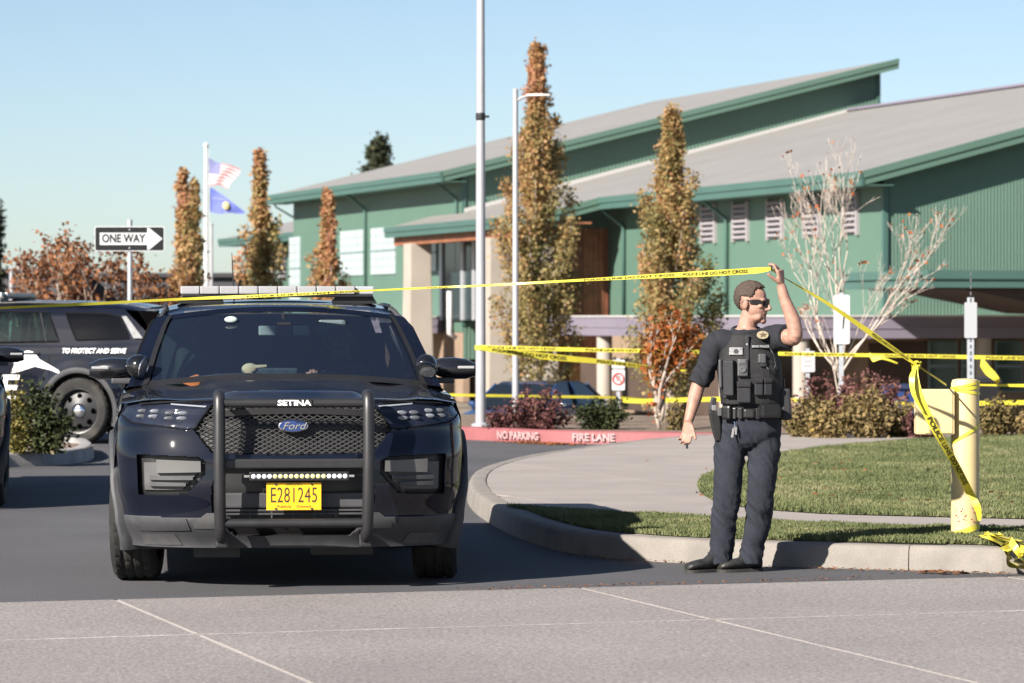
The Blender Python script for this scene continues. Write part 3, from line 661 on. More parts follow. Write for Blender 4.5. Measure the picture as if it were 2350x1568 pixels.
# orange sapling in front of the dense columnar tree
b0 = G(1513, 985, 0.15); open_tree('orange_sapling', 'young tree with bright orange leaves beside the officer', b0, [((-0.05, 0, 1), (0, 0, 0), 0.42), ((0.12, 0.1, 1), (0.02, 0, 0.1), 0.45), ((-0.28, 0.0, 0.95), (0, 0, 0.2), 0.46), ((0.22, 0, 0.95), (0, 0, 0.25), 0.42), ((0.0, -0.1, 1), (0, 0, 0.25), 0.5)], 3, 0.4, 0.028, bark, orange_l, 1500, 0.062, 25, 0.42, (0.55, 0.25), clump=0.06, alltw=True)
# bare pale tree on the right
b0 = G(1922, 905, 0.15); bx = AT(1925, 870, 49)
open_tree('bare_tree', 'nearly leafless pale barked tree behind the officer\'s raised arm', (bx.x, 49, 0.1), [((-0.45, 0, 1), (0, 0, 0.72), 0.80), ((0.04, 0.05, 1), (0, 0, 0.62), 1.05), ((0.24, 0, 1), (0.02, 0, 0.72), 1.0), ((0.75, 0, 1), (0.02, 0, 0.66), 0.92), ((0.0, 0, 1), (0, 0, 0), 0.72), ((-0.75, 0, 0.9), (0, 0, 0.7), 0.40), ((0.5, 0.2, 0.8), (0, 0, 0.75), 0.7)], 5, 0.62, 0.0190, bark, orange_l, 260, 0.05, 47, 0.36, (0.6, 0.2), trunk=M('pale_bark', (0.43, 0.37, 0.32), 0.85, var=0.15, vs=8), clump=0.02, fork=(2, 3), up=0.3)
# conifers far behind
def conifer(name, label, x, ytop, D, half, seed, zb, n=5000):
    rng = np.random.default_rng(seed); top = AT(x, ytop, D); hw = half * D / FP; Ht = top.z - zb; root = empty(name, (top.x, D, zb), 0, label, 'tree')
    b = MB(); b.cyl((0, 0, 0), (0, 0, Ht), 0.28, 8, 0.04); C = []
    for k in range(110):
        t = 0.5 + 0.5 * rng.random(); a = rng.uniform(0, math.tau); rr = hw * min(1.0, 3.2 * (1.03 - t) ** 0.7) * rng.uniform(0.45, 1.05); e = np.array([rr * math.cos(a), rr * math.sin(a), t * Ht - 0.15 * rr])
        b.tube([(0, 0, t * Ht - 0.2 * rr), e], [0.05, 0.015], 4)
        for s in (0.45, 0.65, 0.82, 1.0): C.append(e * np.array([s, s, 1]))
    b.build('trunk', barkd, root); C = np.array(C); idx = rng.integers(0, len(C), n); P = C[idx] + rng.normal(0, 0.20, (n, 3))
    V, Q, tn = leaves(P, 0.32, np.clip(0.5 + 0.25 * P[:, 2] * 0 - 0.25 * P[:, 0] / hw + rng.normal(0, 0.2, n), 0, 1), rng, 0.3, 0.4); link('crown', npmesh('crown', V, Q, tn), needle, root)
conifer('pine_tree', 'dark pine whose top rises above the left roof slope', 868, 318, 190, 40, 31, -2.0)
conifer('pine_tree', 'dark pine cut off by the left edge of the photo', -27, 470, 150, 22, 32, -2.0)

def shrub(name, label, x, ybase, w, ytop, mat, seed, n=1600, leaf=0.05, tone=(0.5, 0.22), zb=0.15, depth=0.5, stems=26, group=None, wild=0.25):
    rng = np.random.default_rng(seed); base = G(x, ybase, zb); D = base.y; hw = w / 2 * D / FP; Ht = (ybase - ytop) * D / FP; root = empty(name, base, 0, label, 'shrub', group)
    b = MB(); C = []
    for k in range(stems):
        a = rng.uniform(0, math.tau); q = rng.random() ** 0.5; ex, ey = hw * q * math.cos(a), depth * hw * q * math.sin(a); h = Ht * math.sqrt(max(0.12, 1 - 0.75 * q * q)) * rng.uniform(0.65, 1 + wild)
        m = Vector((ex * 0.6, ey * 0.6, h * 0.5)); e = Vector((ex, ey, h)); s0 = Vector((ex * 0.35, ey * 0.35, 0)); b.tube([s0, m, e], [0.008, 0.006, 0.002], 4)
        for s in np.linspace(0.15, 1, 8): C.append(tuple(s0 * (1-s)**2 + m * 2*s*(1-s) + e * s * s))
    C = np.array(C); ct = np.array([noise.noise(Vector((c[0]*3 + seed, c[1]*3, c[2]*3))) for c in C]); idx = rng.integers(0, len(C), n); P = C[idx] + rng.normal(0, 0.045, (n, 3)); P[:, 2] = np.maximum(P[:, 2], 0.01)
    V, Q, tn = leaves(P, leaf, np.clip(tone[0] + tone[1]*2*ct[idx] + rng.normal(0, 0.15, n), 0, 1), rng, 0.3, 0.6)
    b.build('stems', barkd, root); link('foliage', npmesh('foliage', V, Q, tn), mat, root)
gs = 'shrubs along the red kerb'
shrub('barberry_shrub', 'dusky red barberry at the foot of the tall grey pole', 1232, 984, 170, 905, barberry, 41, 2600, 0.05, (0.55, 0.2), group=gs)
shrub('barberry_shrub', 'low brownish red shrub just right of the tall pole base', 1150, 983, 90, 945, barberry, 42, 1100, 0.045, (0.4, 0.2), group=gs)
shrub('green_shrub', 'round dark green shrub between the barberry and the orange sapling', 1380, 985, 118, 922, greenb, 43, 2400, 0.05, (0.5, 0.2), group=gs)
shrub('dry_shrub', 'small dry tuft under the orange sapling', 1550, 986, 60, 925, straw, 44, 500, 0.05, (0.3, 0.2), group=gs)
g2 = 'shrubs behind the lawn'
for k, (x, w, yt, mt, tn, lab) in enumerate((
    (1850, 120, 905, straw, 0.35, 'straw coloured shrub directly right of the officer\'s belt'), (1905, 175, 862, barberry, 0.62, 'tall dark red barberry below the white panel sign'), (1990, 130, 900, straw, 0.55, 'golden straw shrub in front of the tall barberry'),
    (2060, 110, 930, straw, 0.42, 'dry shrub under the blue bin'), (2000, 165, 858, barberry, 0.68, 'wide dusky red barberry left of the blue bin'), (2120, 90, 940, barberry, 0.6, 'low reddish shrub left of the yellow box'), (2290, 110, 925, straw, 0.45, 'dry shrub right of the yellow bollard'), (2370, 110, 945, straw, 0.6, 'dry shrub at the right edge of the photo'), (1905, 90, 930, straw, 0.7, 'pale yellow tuft between the straw shrub and barberry'))):
    shrub('barberry_shrub' if mt is barberry else 'dry_shrub', lab, x, (997 if yt < 870 else 1003 + (k % 3)), w, yt, mt, 50 + k, 3000 if yt < 870 else 2000, 0.055, (tn, 0.22), group=g2, wild=0.1)
shrub('green_shrub', 'dark evergreen shrub in the left island in front of a wheel', 98, 1040, 145, 908, greenb, 70, 3200, 0.05, (0.5, 0.22), zb=0.14, depth=0.35)
shrub('yellow_shrub', 'yellow green shrub at the left end of the island', 40, 1040, 70, 898, leafmat('yellowgreen_leaves', [(0.0, (0.05, 0.05, 0.012)), (0.5, (0.16, 0.14, 0.035)), (1.0, (0.28, 0.22, 0.07))], 0.7, 0.25), 71, 1500, 0.045, (0.5, 0.2), zb=0.14, depth=0.4)

# fallen leaves along the kerbs
def litter(name, label, pts, n, seed, sp, mat=rusty, size=0.045):
    rng = np.random.default_rng(seed); i = rng.integers(0, len(pts) - 1, n); t = rng.random(n); A = np.array([tuple(p) for p in pts])
    P = A[i] * (1 - t)[:, None] + A[i+1] * t[:, None]; P = P + np.column_stack([rng.normal(0, sp, n), -np.abs(rng.normal(0, sp, n)), np.full(n, 0.008) + rng.random(n) * 0.012])
    V, Q, tn = leaves(P, size, np.clip(rng.normal(0.5, 0.25, n), 0, 1), rng, 0, 0.7); c = P.repeat(4, 0); V[:, 2] = np.maximum(c[:, 2] + (V[:, 2] - c[:, 2]) * 0.35, 0.006)
    tag(link(name, npmesh(name, V, Q, tn), mat), label, 'leaf litter', kind='stuff')
litter('fallen_leaves', 'fallen leaves gathered along the red fire lane kerb', [G(x, y, 0) for x, y in ((1180, 1016), (1230, 1018), (1270, 1020), (1320, 1022))], 500, 81, 0.10, orange_l, 0.05)
litter('fallen_leaves', 'brown leaf debris along the base of the front kerb', [G(x, y, 0) for x, y in ((1300, 1275), (1480, 1291), (1650, 1300), (1850, 1306), (2000, 1311), (2200, 1316), (2320, 1321))], 420, 82, 0.05, rusty, 0.022)
litter('fallen_leaves', 'dry leaf scraps on the edge of the asphalt by the apron', [G(x, y, 0) for x, y in ((1060, 1357), (1300, 1350), (1500, 1344), (1750, 1336), (2000, 1328))], 260, 83, 0.03, rusty, 0.02)
litter('fallen_leaves', 'brown leaves scattered thinly over the lawn', [G(x, y, .18) + Vector((0, 0, .02)) for x, y in ((1700, 1140), (1900, 1120), (2300, 1150), (1800, 1080), (2200, 1060), (2350, 1100))], 90, 85, 0.9, rusty, 0.05)
litter('fallen_leaves', 'few curled brown leaves near the right end of the kerb', [G(x, y, 0) for x, y in ((2100, 1316), (2170, 1317), (2190, 1318))], 40, 84, 0.05, rusty, 0.06)
# ------------------------------------------------------------------ police SUV (x across, y back from the nose, z up)
WX = [(0, .935), (.2, .965), (.45, .992), (.7, 1.0), (.87, .995), (1, .965)]
def wxt(t): return stab(t, WX)
def y0(z): return stab(z, [(.22, .13), (.40, .035), (.58, 0.0), (.72, .005), (.90, .045), (1.0, .085), (1.07, .13)])
def bend(q): return .52 * (1 - max(0.0, 1 - min(q, 1.0) ** 3.0) ** (1 / 2.2))
def ztop(x): return 1.072 - .036 * (x / .955) ** 2
def fas(x, t):                                   # nose surface: x in -.99...99, t 0..1 from bottom to bonnet edge
    X = x * wxt(t); z = .23 + (ztop(x) - .23) * t
    return Vector((X, y0(z) + bend(abs(x) / .99), z))
def zh(x, y):                                    # bonnet and wing tops
    yf = fas(x, 1).y; k = max(0.0, min(1.0, (y - yf) / (1.42 - yf)))
    rise = lerp(.092, .055, (abs(x) / .955) ** 2); z = ztop(x) + rise * k ** .75
    a = abs(x); w = lerp(.34, .50, k)
    z += .020 * sstep(w + .06, w - .02, a) * sstep(0, .12, k) - .012 * sstep(.10, .0, k) * 0
    z += .012 * sstep(.60, .74, a) * sstep(.955, .80, a)
    return z
def px(y): return stab(y, [(.5, 1.0), (1.2, 1.004), (4.1, 1.0), (4.75, .965), (4.98, .90)])
def belt(y): return zh(.955, y) if y < 1.42 else stab(y, [(1.42, 1.091), (2.2, 1.095), (4.0, 1.12), (4.9, 1.15)])
def xs_(z): return tab(z, [(1.09, .95), (1.115, .928), (1.3, .868), (1.46, .80), (1.54, .748), (1.60, .69)])
def zr(y): return stab(y, [(1.95, 1.574), (2.25, 1.612), (2.9, 1.640), (3.5, 1.636), (4.3, 1.610), (4.72, 1.565)])
HEAD = [(.462, 1.036), (.545, .903), (.60, .897), (.90, .932), (.975, .975), (.96, 1.02), (.90, 1.050), (.70, 1.052)]
GRIL = [(0, 1.046), (.462, 1.036), (.555, .898), (.452, .768), (0, .755)]
FOG = [(.865, .752), (.53, .742), (.495, .715), (.49, .655), (.60, .538), (.865, .528)]
INTK = [(0, .690), (.43, .690), (.46, .56), (.47, .40), (.33, .30), (0, .30)]
SKRT = [(0, .405), (1.2, .405), (1.2, .1), (0, .1)]
WPOLY = [[(1.72, 1.135), (2.58, 1.145), (2.58, 1.505), (2.20, 1.50), (2.02, 1.46)], [(2.70, 1.145), (3.68, 1.165), (3.50, 1.49), (2.70, 1.505)], [(3.90, 1.18), (4.56, 1.20), (4.42, 1.44), (4.24, 1.475), (3.72, 1.485)]]
M('side_glass', (.010, .014, .018), .06, spec=.5)
def fclass(x, z):
    a = abs(x)
    if inpoly(a, z, HEAD): return 'head'
    if inpoly(a, z, GRIL): return 'gril'
    if inpoly(a, z, FOG): return 'fog'
    if inpoly(a, z, INTK): return 'intk'
    if inpoly(a, z, SKRT) or z < .40: return 'skirt'
    return 'paint'
REC = {'head': .008, 'gril': .045, 'fog': .055, 'intk': .06, 'skirt': -.008, 'paint': 0.0}
def patch_on(fn, poly, name, mat, parent, off=0.006, depth=.012, sub=8, smooth=True):
    """a closed plate over polygon (a, b) laid on surface fn(a, b) -> point"""
    me = bpy.data.meshes.new('t'); bm = bmesh.new(); f = bm.faces.new([bm.verts.new((a, c, 0)) for a, c in poly])
    xs = [p[0] for p in poly]; zs = [p[1] for p in poly]
    for i in range(1, sub):
        for ax, lo, hi in ((0, min(xs), max(xs)), (1, min(zs), max(zs))):
            v = lo + (hi - lo) * i / sub; co = (v, 0, 0) if ax == 0 else (0, v, 0); no = (1, 0, 0) if ax == 0 else (0, 1, 0)
            bmesh.ops.bisect_plane(bm, geom=bm.verts[:] + bm.edges[:] + bm.faces[:], plane_co=co, plane_no=no)
    V = [v.co.copy() for v in bm.verts]; bm.verts.index_update(); F = [tuple(v.index for v in f.verts) for f in bm.faces]
    E = [(e.verts[0].index, e.verts[1].index) for e in bm.edges if len(e.link_faces) == 1]; bm.free(); bpy.data.meshes.remove(me)
    n = len(V); A = [fn(v.x, v.y, off) for v in V]; B = [fn(v.x, v.y, off - depth) for v in V]
    b = MB(); b.add(A + B, F + [tuple(i + n for i in f[::-1]) for f in F] + [(a, c, c + n, a + n) for a, c in E]); return b.build(name, mat, parent, smooth=35 if smooth else False)

def make_suv():
    car = empty('police_suv')
    # ---- nose grid, split by what each piece is
    qs = [.84 * i / 120 for i in range(121)] + [.84 + .15 * math.sin(math.pi / 2 * k / 20) for k in range(1, 21)]
    X = [-q for q in qs[::-1]] + qs[1:]; NT = 124
    pts = {}; cls = {}
    for i, x in enumerate(X):
        for j in range(NT + 1):
            t = j / NT; p = fas(x, t); c = fclass(x, p.z); p = p + Vector((0, REC[c], 0)); pts[i, j] = p; cls[i, j] = c
    parts = {}
    for i in range(len(X) - 1):
        for j in range(NT):
            xm = (X[i] + X[i+1]) / 2; zm = (pts[i, j].z + pts[i, j+1].z) / 2; c = fclass(xm, zm)
            if c in ('head', 'fog'): c += '_l' if xm < 0 else '_r'
            parts.setdefault(c, MB()).add([pts[i, j], pts[i+1, j], pts[i+1, j+1], pts[i, j+1]], [(0, 1, 2, 3)])
    def weld(mb, name, mat, par, sm=32):
        me = mb.mesh(name); bm = bmesh.new(); bm.from_mesh(me); bmesh.ops.remove_doubles(bm, verts=bm.verts, dist=1e-5); bmesh.ops.recalc_face_normals(bm, faces=bm.faces); bm.to_mesh(me); bm.free(); return link(name, me, mat, par, sm)
    fb = weld(parts['paint'], 'front_bumper', paint, car, 40)
    weld(parts['gril'], 'grille_backing', blackpl, car); weld(parts['intk'], 'lower_intake', blackpl, car); weld(parts['skirt'], 'lower_valance', greypl, car)
    heads = {}
    lampd = M('lamp_housing', (0.012, 0.015, 0.026), 0.5, coat=1.0, spec=.02, var=0.3, vs=12)
    for s, k in ((-1, 'l'), (1, 'r')):
        h = weld(parts['head_' + k], 'headlight', lampd, car); heads[s] = h
        fg = weld(parts['fog_' + k], 'fog_pocket', blackpl, car)
        fn = lambda a, z, o, s=s: fas(s * a / wxt(.5), (z - .23) / (ztop(a) - .23)) + Vector((0, -o, 0))
        patch_on(fn, [(.83, .71), (.52, .715), (.52, .67), (.62, .56), (.83, .555)], 'insert', midpl, fg, off=-.035)
        for zc, xa, xb in ((.69, .515, .76), (.625, .56, .80), (.59, .60, .80)):
            hgt = .038 if zc > .68 else .012
            patch_on(fn, [(xb, zc - hgt), (xb, zc + hgt), (xa, zc + hgt * .8), (xa, zc - hgt * .8)], 'fin' if zc < .68 else 'lamp_bar', greypl if zc < .68 else M('fog_lens', (.10, .10, .098), .3), fg, off=-.005, depth=.03, sub=5)
        # projector pods behind the clear lens
        lf = M('reflector_silver', (.13, .14, .165), .45, .2, var=.35, vs=60)
        for a, z in ((.815, .982), (.655, .972)):
            for r_ in (-1, 1):
                for q in range(2):
                    da = (q - .5) * .070; p = fn(a + da, z + r_ * (.017 - .25 * abs(da) ** 2 * 8), -.003); b = MB(); b.ell(p, (.032, .008, .0135), 14, 6); b.build('reflector', lf if (q + r_) % 2 else M('reflector_dim', (.06, .066, .08), .5, .1), h, smooth=True)
        patch_on(fn, [(.49, 1.028), (.50, 1.020), (.70, 1.034), (.70, 1.041)], 'lamp_strip', M('lamp_strip', (.22, .24, .27), .3), h, off=.001, depth=.006, sub=3)
        b = MB(); ol = HEAD + [HEAD[0]]; b.tube([fn(lerp(ol[q][0], ol[q+1][0], f), lerp(ol[q][1], ol[q+1][1], f), .001) for q in range(len(HEAD)) for f in (0, .25, .5, .75)] , .005, 4); b.build('lamp_seam', M('matt_black', (.006, .006, .007), .9, spec=.1), h)
    # grille: crossing strips in the opening
    gm = MB(); PL = [(-a, z) for a, z in GRIL[::-1][:-1]] + GRIL; PL = [(x, z) for x, z in PL]
    def clipseg(a, c):
        out = []; n = 60; prev = None
        for i in range(n + 1):
            p = (lerp(a[0], c[0], i / n), lerp(a[1], c[1], i / n)); ins = inpoly(abs(p[0]), p[1], GRIL)
            if ins: out.append(p)
            elif len(out) > 1: break
        return out
    for k in range(-34, 35):
        for sg in (1, -1):
            xc = k * .046; s = clipseg((xc - .30 * sg, .74), (xc + .30 * sg, 1.06))
            if len(s) > 2:
                P3 = [Vector((x, y0(z) + bend(abs(x) / .99) + .012, z)) for x, z in (s[0], s[len(s)//2], s[-1])]; gm.tube(P3, .0028, 4)
    gm.build('grille_mesh', M('grille_grey', (.050, .050, .050), .45), car)
    b = MB()
    for z, hh in ((1.002, .030),):
        b.grid(lambda i, j: Vector((lerp(-.44, .44, i), y0(z) + bend(abs(lerp(-.44, .44, i)) / .99) - .004, z - .018 + j * .034 - .02 * abs(lerp(-1, 1, i)) ** 2)), 24, 2)
    b.build('grille_bar', blackpl, car, smooth=True)
    # oval badge
    b = MB(); b.lathe([(.0001, -.014), (.070, -.013), (.083, -.008), (.088, .002), (.088, .02)], (0, 0, 0), (0, 1, 0), 32); b.v = [(x, y + .018, z * .415 + .918) for x, y, z in b.v]; bd = b.build('oval_badge', chrome, car, smooth=40)
    b = MB(); b.lathe([(.0001, -.0165), (.076, -.0160), (.078, -.012)], (0, 0, 0), (0, 1, 0), 32); b.v = [(x, y + .018, z * .40 + .918) for x, y, z in b.v]; b.build('badge_face', M('badge_blue', (.012, .035, .14), .25, coat=.6), bd, smooth=40)
    put_text('badge_script', 'Ford', .058, (0, -.0015, .9165), (1, 0, 0), (0, 0, 1), chrome, bd, shear=.35, sx=1.15)
    # ---- bonnet
    b = MB(); HX = .955
    b.grid(lambda i, j: (lambda x: (lambda yf: Vector((x, yf + (1.42 - yf) * j + .0, zh(x, yf + (1.42 - yf) * j))))(fas(x, 1).y * 1.0))(lerp(-HX, HX, i)), 96, 40)
    hood = b.build('bonnet', M('bonnet_paint', (0.0035, 0.0050, 0.0115), 0.5, coat=0.9, spec=.04, col2=(.040, .037, .033), cs=1.6, thr=(.38, .75)), car, smooth=50)
    b = MB()
    for s in (-1, 1): b.tube([(s * .80, fas(.80, 1).y + .02, zh(.80, fas(.8, 1).y + .02) + .001), (s * .815, .8, zh(.815, .8) + .001), (s * .80, 1.40, zh(.80, 1.4) + .001)], .0035, 4)
    b.tube([(x, fas(x, 1).y - .002, ztop(x) - .006) for x in [lerp(-.86, .86, k / 20) for k in range(21)]], .004, 4)
    b.build('shut_line', blackpl, car)
    b = MB(); b.grid(lambda i, j: Vector((lerp(-.90, .90, i), lerp(1.30, 1.56, j) - .10 * (1 - lerp(-1, 1, i) ** 2), 1.150 - .05 * lerp(-1, 1, i) ** 2 - .03 * (1 - j))), 20, 3); b.build('cowl', blackpl, car, smooth=True)
    for xa, xb in ((-.62, -.02), (-.02, .62)):
        pr = [(lerp(xa, xb, k / 6), 1.235 + .10 * (lerp(xa, xb, k / 6) / .8) ** 2 + .03, 1.172 + .02 * math.sin(math.pi * k / 6) - .03 * (lerp(xa, xb, k / 6) / .8) ** 2) for k in range(7)]
        MB().tube(pr, [.009] * 7, 6).build('wiper', blackpl, car, smooth=True)
    # ---- side bodies with wheel arches
    WY = (.93, 3.95); WZ = .375; AR = .445
    sides = MB(); ny = 150; nz = 40
    def side_pt(s, y, t, o=0.0):
        bz = belt(y); z = .23 + (bz - .23) * t; fl = 0.0
        for wy in WY:
            d = math.hypot(y - wy, z - WZ); fl = max(fl, .022 * sstep(.62, .47, d))
        crease = -.012 * math.exp(-((z - .62) / .12) ** 2) + .006 * math.exp(-((z - .93) / .05) ** 2)
        return Vector((s * (.99 * wxt(t) * px(y) + fl + crease * sstep(1.3, 1.6, y) * sstep(3.6, 3.3, y) + o), y, z))
    ya, yb = .52, 4.98
    for s in (-1, 1):
        P = {}
        for i in range(ny + 1):
            for j in range(nz + 1): P[i, j] = side_pt(s, lerp(ya, yb, i / ny), j / nz)
        for i in range(ny):
            for j in range(nz):
                c = (P[i, j] + P[i+1, j+1]) / 2
                if any(math.hypot(c.y - w, c.z - WZ) < AR for w in WY): continue
                sides.add([P[i, j], P[i+1, j], P[i+1, j+1], P[i, j+1]], [(0, 1, 2, 3)])
    body = weld(sides, 'body', paint, car, 35)
    for s in (-1, 1):
        for w in WY:
            b = MB(); rings = []
            for k in range(33):
                a = R(-22) + (math.pi + R(44)) * k / 32; ring = []
                for rr, xo in ((AR - .012, -.14), (AR - .012, .012), (AR + .008, .022), (AR + .045, .018), (AR + .055, 0.002), (AR + .05, -.03)):
                    y, z = w - rr * math.cos(a), max(.20, WZ + rr * math.sin(a)); t = max(0, min(1, (z - .23) / (belt(y) - .23)))
                    yy = max(ya, min(yb, y)); q = side_pt(s, yy, t); ring.append(Vector((q.x + s * xo - (0 if y >= ya else s * .03 * 0), y, z)))
                rings.append(ring)
            b.loft(rings); b.build('arch_trim', greypl, car, smooth=40)
            b = MB(); b.lathe([(AR + .0, 0), (AR + .0, .30), (.02, .30)], (s * .965, w, WZ), (-s, 0, 0), 28, False); b.v = [(x, y, max(z, .2)) for x, y, z in b.v]; b.build('wheel_well', blackpl, car)
        b = MB(); b.box((s * .945, 2.44, .27), (.07, 2.1, .10)); b.build('sill', greypl, car, bevel=.02)
        # doors: seams and handles
        b = MB()
        for yy in (1.58, 2.62, 3.58): b.tube([side_pt(s, yy + .0, t, .001) for t in (.12, .3, .5, .7, .85, .98)], .004, 4)
        b.build('door_seam', blackpl, car)
        for yy in (2.42, 3.34):
            p = side_pt(s, yy, .90, .012); b = MB(); b.box(p, (.022, .24, .028)); b.build('door_handle', paint, car, bevel=.008)
        # greenhouse side
        b = MB()
        def gp(i, j):
            y = lerp(1.34, 4.90, i); lo = belt(y) - .004
            hi = min(zr(y) - .062, 1.105 + (y - 1.34) * (1.515 - 1.105) / .68) if y < 2.05 else zr(y) - .062
            if y > 4.45: hi = min(hi, lerp(zr(4.45) - .062, 1.16, (y - 4.45) / .45))
            z = lerp(lo, max(lo + .01, hi), j); return Vector((s * xs_(z) * (px(y) if y > 4 else 1), y, z))
        b.grid(gp, 220, 34); b.f = [f for f in b.f if not any(inpoly(sum(b.v[i][1] for i in f) / 4, sum(b.v[i][2] for i in f) / 4, P) for P in WPOLY)]; b.build('window_pillars', paint, car, smooth=40)
        gfn = lambda y, z, o, s=s: Vector((s * (xs_(z) * (px(y) if y > 4 else 1) + o), y, z))
        for nm, P in zip(('front_window', 'rear_window', 'quarter_window'), WPOLY):
            g = patch_on(gfn, P, nm, glassmat('door_glass', (.52, .66, .62)) if nm != 'quarter_window' else glassmat('privacy_glass', (.05, .06, .07)), car, off=.004, depth=.001, sub=7)
            ol = P + [P[0]]; MB().tube([gfn(lerp(ol[q_][0], ol[q_+1][0], f_), lerp(ol[q_][1], ol[q_+1][1], f_), .004) for q_ in range(len(P)) for f_ in (0, .2, .4, .6, .8)] + [gfn(*P[0], .004)], .012, 6).build('window_trim', M('matt_black', (.006, .006, .007), .9, spec=.1), car)
        for k in range(7): MB().box((s * .76, 2.80 + .11 * k, 1.30), (.012, .016, .40), Matrix.Rotation(R(-18 * s), 3, 'Y')).build('window_bar', inter, car)
        MB().tube([gfn(3.52, 1.16, .006), gfn(3.40, 1.49, .006)], .010, 6).build('window_divider', blackpl, car)
    # ---- windscreen, pillars, roof
    def A(t): return Vector((xs_(lerp(1.105, 1.515, t)), 1.34 + .68 * t, lerp(1.105, 1.515, t)))
    def wsp(s, t, o=0.0):
        a = A(t); k = 1 - s * s; return Vector((s * a.x, a.y - lerp(.15, .085, t) * k - o, a.z + lerp(.058, .062, t) * k + o * .5))
    b = MB(); b.grid(lambda i, j: wsp(lerp(-.90, .90, i), lerp(.02, .965, j)), 36, 20); b.build('windscreen', windsh, car, smooth=True)
    b = MB()
    for sa, sb in ((-1.0, -.895), (.895, 1.0)): b.grid(lambda i, j: wsp(lerp(sa, sb, i), j, .012), 3, 20)
    b.grid(lambda i, j: wsp(lerp(-1, 1, i), lerp(.955, 1.03, j), .004), 36, 2); b.build('windscreen_pillar', paint, car, smooth=60)
    b = MB()
    for sa, sb in ((-.905, -.87), (.87, .905)): b.grid(lambda i, j: wsp(lerp(sa, sb, i), j, .016), 2, 20)
    b.grid(lambda i, j: wsp(lerp(-.9, .9, i), lerp(-.02, .06, j), .010), 36, 2); b.build('windscreen_seal', blackpl, car, smooth=60)
    b = MB()
    def rp_(i, j):
        y = lerp(1.95, 4.72, j); q = lerp(-1, 1, i); xr = .742; yy = y + (.075 * q * q if y < 2.2 else 0); return Vector((q * xr, yy, zr(y) - .030 * q * q - .034 * abs(q) ** 8))
    b.grid(rp_, 40, 40); roof_ = b.build('roof', paint, car, smooth=40)
    for s in (-1, 1): MB().tube([(s * .70, y, zr(y) - .03) for y in (2.25, 2.6, 3.2, 3.8, 4.4)], [.004, .014, .014, .014, .004], 6).build('roof_rail', blackpl, car, smooth=True)
    for s in (-1, 1):                                       # short black roof ditch at the screen's top corner
        MB().tube([(s * .735, 2.03, zr(2.0) - .060), (s * .715, 2.18, zr(2.15) - .045), (s * .70, 2.35, zr(2.35) - .034)], .016, 6).build('roof_ditch', greypl, car)
    # ---- rear
    b = MB(); b.grid(lambda i, j: Vector((lerp(-1, 1, i) * .99 * wxt(j) * px(4.98), 4.98 + .05 * (1 - lerp(-1, 1, i) ** 4) , .30 + (1.15 - .30) * j)), 20, 12); b.build('tailgate', paint, car, smooth=40)
    b = MB(); b.grid(lambda i, j: Vector((lerp(-1, 1, i) * lerp(.86, .70, j), lerp(4.93, 4.60, j), lerp(1.15, 1.55, j) - .02 * lerp(-1, 1, i) ** 2)), 16, 8); b.build('rear_screen', MATS['side_glass'], car, smooth=True)
    b = MB(); b.grid(lambda i, j: Vector((lerp(-1, 1, i) * .74, lerp(4.55, 4.86, j), lerp(1.555, 1.535, j) - .03 * lerp(-1, 1, i) ** 4)), 16, 3); b.build('spoiler', paint, car, smooth=True)
    b = MB(); b.box((0, 5.0, .42), (1.80, .16, .26)); b.build('rear_bumper', greypl, car, bevel=.04)
    for s in (-1, 1):
        b = MB(); b.box((s * .83, 4.93, 1.06), (.20, .17, .085)); b.box((s * .905, 4.84, 1.06), (.06, .16, .07)); b.build('tail_light', redlamp, car, bevel=.015)
        b = MB(); b.loft([[Vector((s * xs_(z) * .985 + s * .012, y, z)) for y, z in P] for P in (((4.44, 1.45), (4.50, 1.45), (4.74, 1.20), (4.62, 1.20)),)] + [[Vector((s * xs_(z) * .985 + s * .002, y, z)) for y, z in ((4.44, 1.45), (4.50, 1.45), (4.74, 1.20), (4.62, 1.20))]]); b.build('rear_pillar_trim', M('dusty_silver', (.07, .075, .085), .5, .1, var=.4, vs=18), car)
    # ---- underside, cabin
    b = MB(); b.box((0, 2.7, .30), (1.72, 4.3, .10)); b.box((0, .62, .28), (1.25, .55, .10)); b.build('underbody', blackpl, car)
    MB().box((-.42, .45, .20), (.26, .25, .07)).build('air_deflector', blackpl, car); MB().box((.30, .6, .19), (.35, .2, .05)).build('air_deflector', blackpl, car)
    b = MB(); b.grid(lambda i, j: Vector((lerp(-.84, .84, i), lerp(1.30, 1.95, j), 1.085 + .02 * math.sin(math.pi * j) - .10 * max(0, j - .85) * 6)), 16, 8); b.build('dashboard', inter, car, smooth=True)
    for s in (-1, 1):
        b = MB(); b.box((s * .40, 2.72, .72), (.50, .52, .16)); b.box((s * .40, 2.98, 1.02), (.48, .16, .62), Matrix.Rotation(R(-12), 3, 'X')); b.box((s * .40, 3.05, 1.42), (.25, .10, .19)); b.build('seat', inter, car, bevel=.05)
    b = MB(); b.box((0, 3.35, 1.15), (1.45, .03, .55)); b.box((0, 2.9, .45), (1.6, 2.0, .1)); b.box((0, 4.0, .9), (1.6, .1, .5)); b.build('prisoner_screen', inter, car)
    b = MB(); b.tube([(.40 + .185 * math.cos(a), 2.10 + .06 * math.sin(a), 1.06 + .17 * math.sin(a)) for a in [k * math.tau / 24 for k in range(25)]], .014, 8); b.box((.40, 2.09, 1.05), (.16, .05, .11)); b.box((.40, 2.09, 1.05), (.34, .02, .03)); b.build('steering_wheel', M('wheel_trim', (.03, .035, .045), .5), car, smooth=40)
    mir = M('cabin_mirror', (.42, .50, .48), .35)
    b = MB()
    b.box((-.09, 1.80, 1.445), (.105, .02, .058)); b.box((.115, 1.80, 1.445), (.10, .02, .058)); b.build('rear_view_mirror', mir, car, bevel=.008)
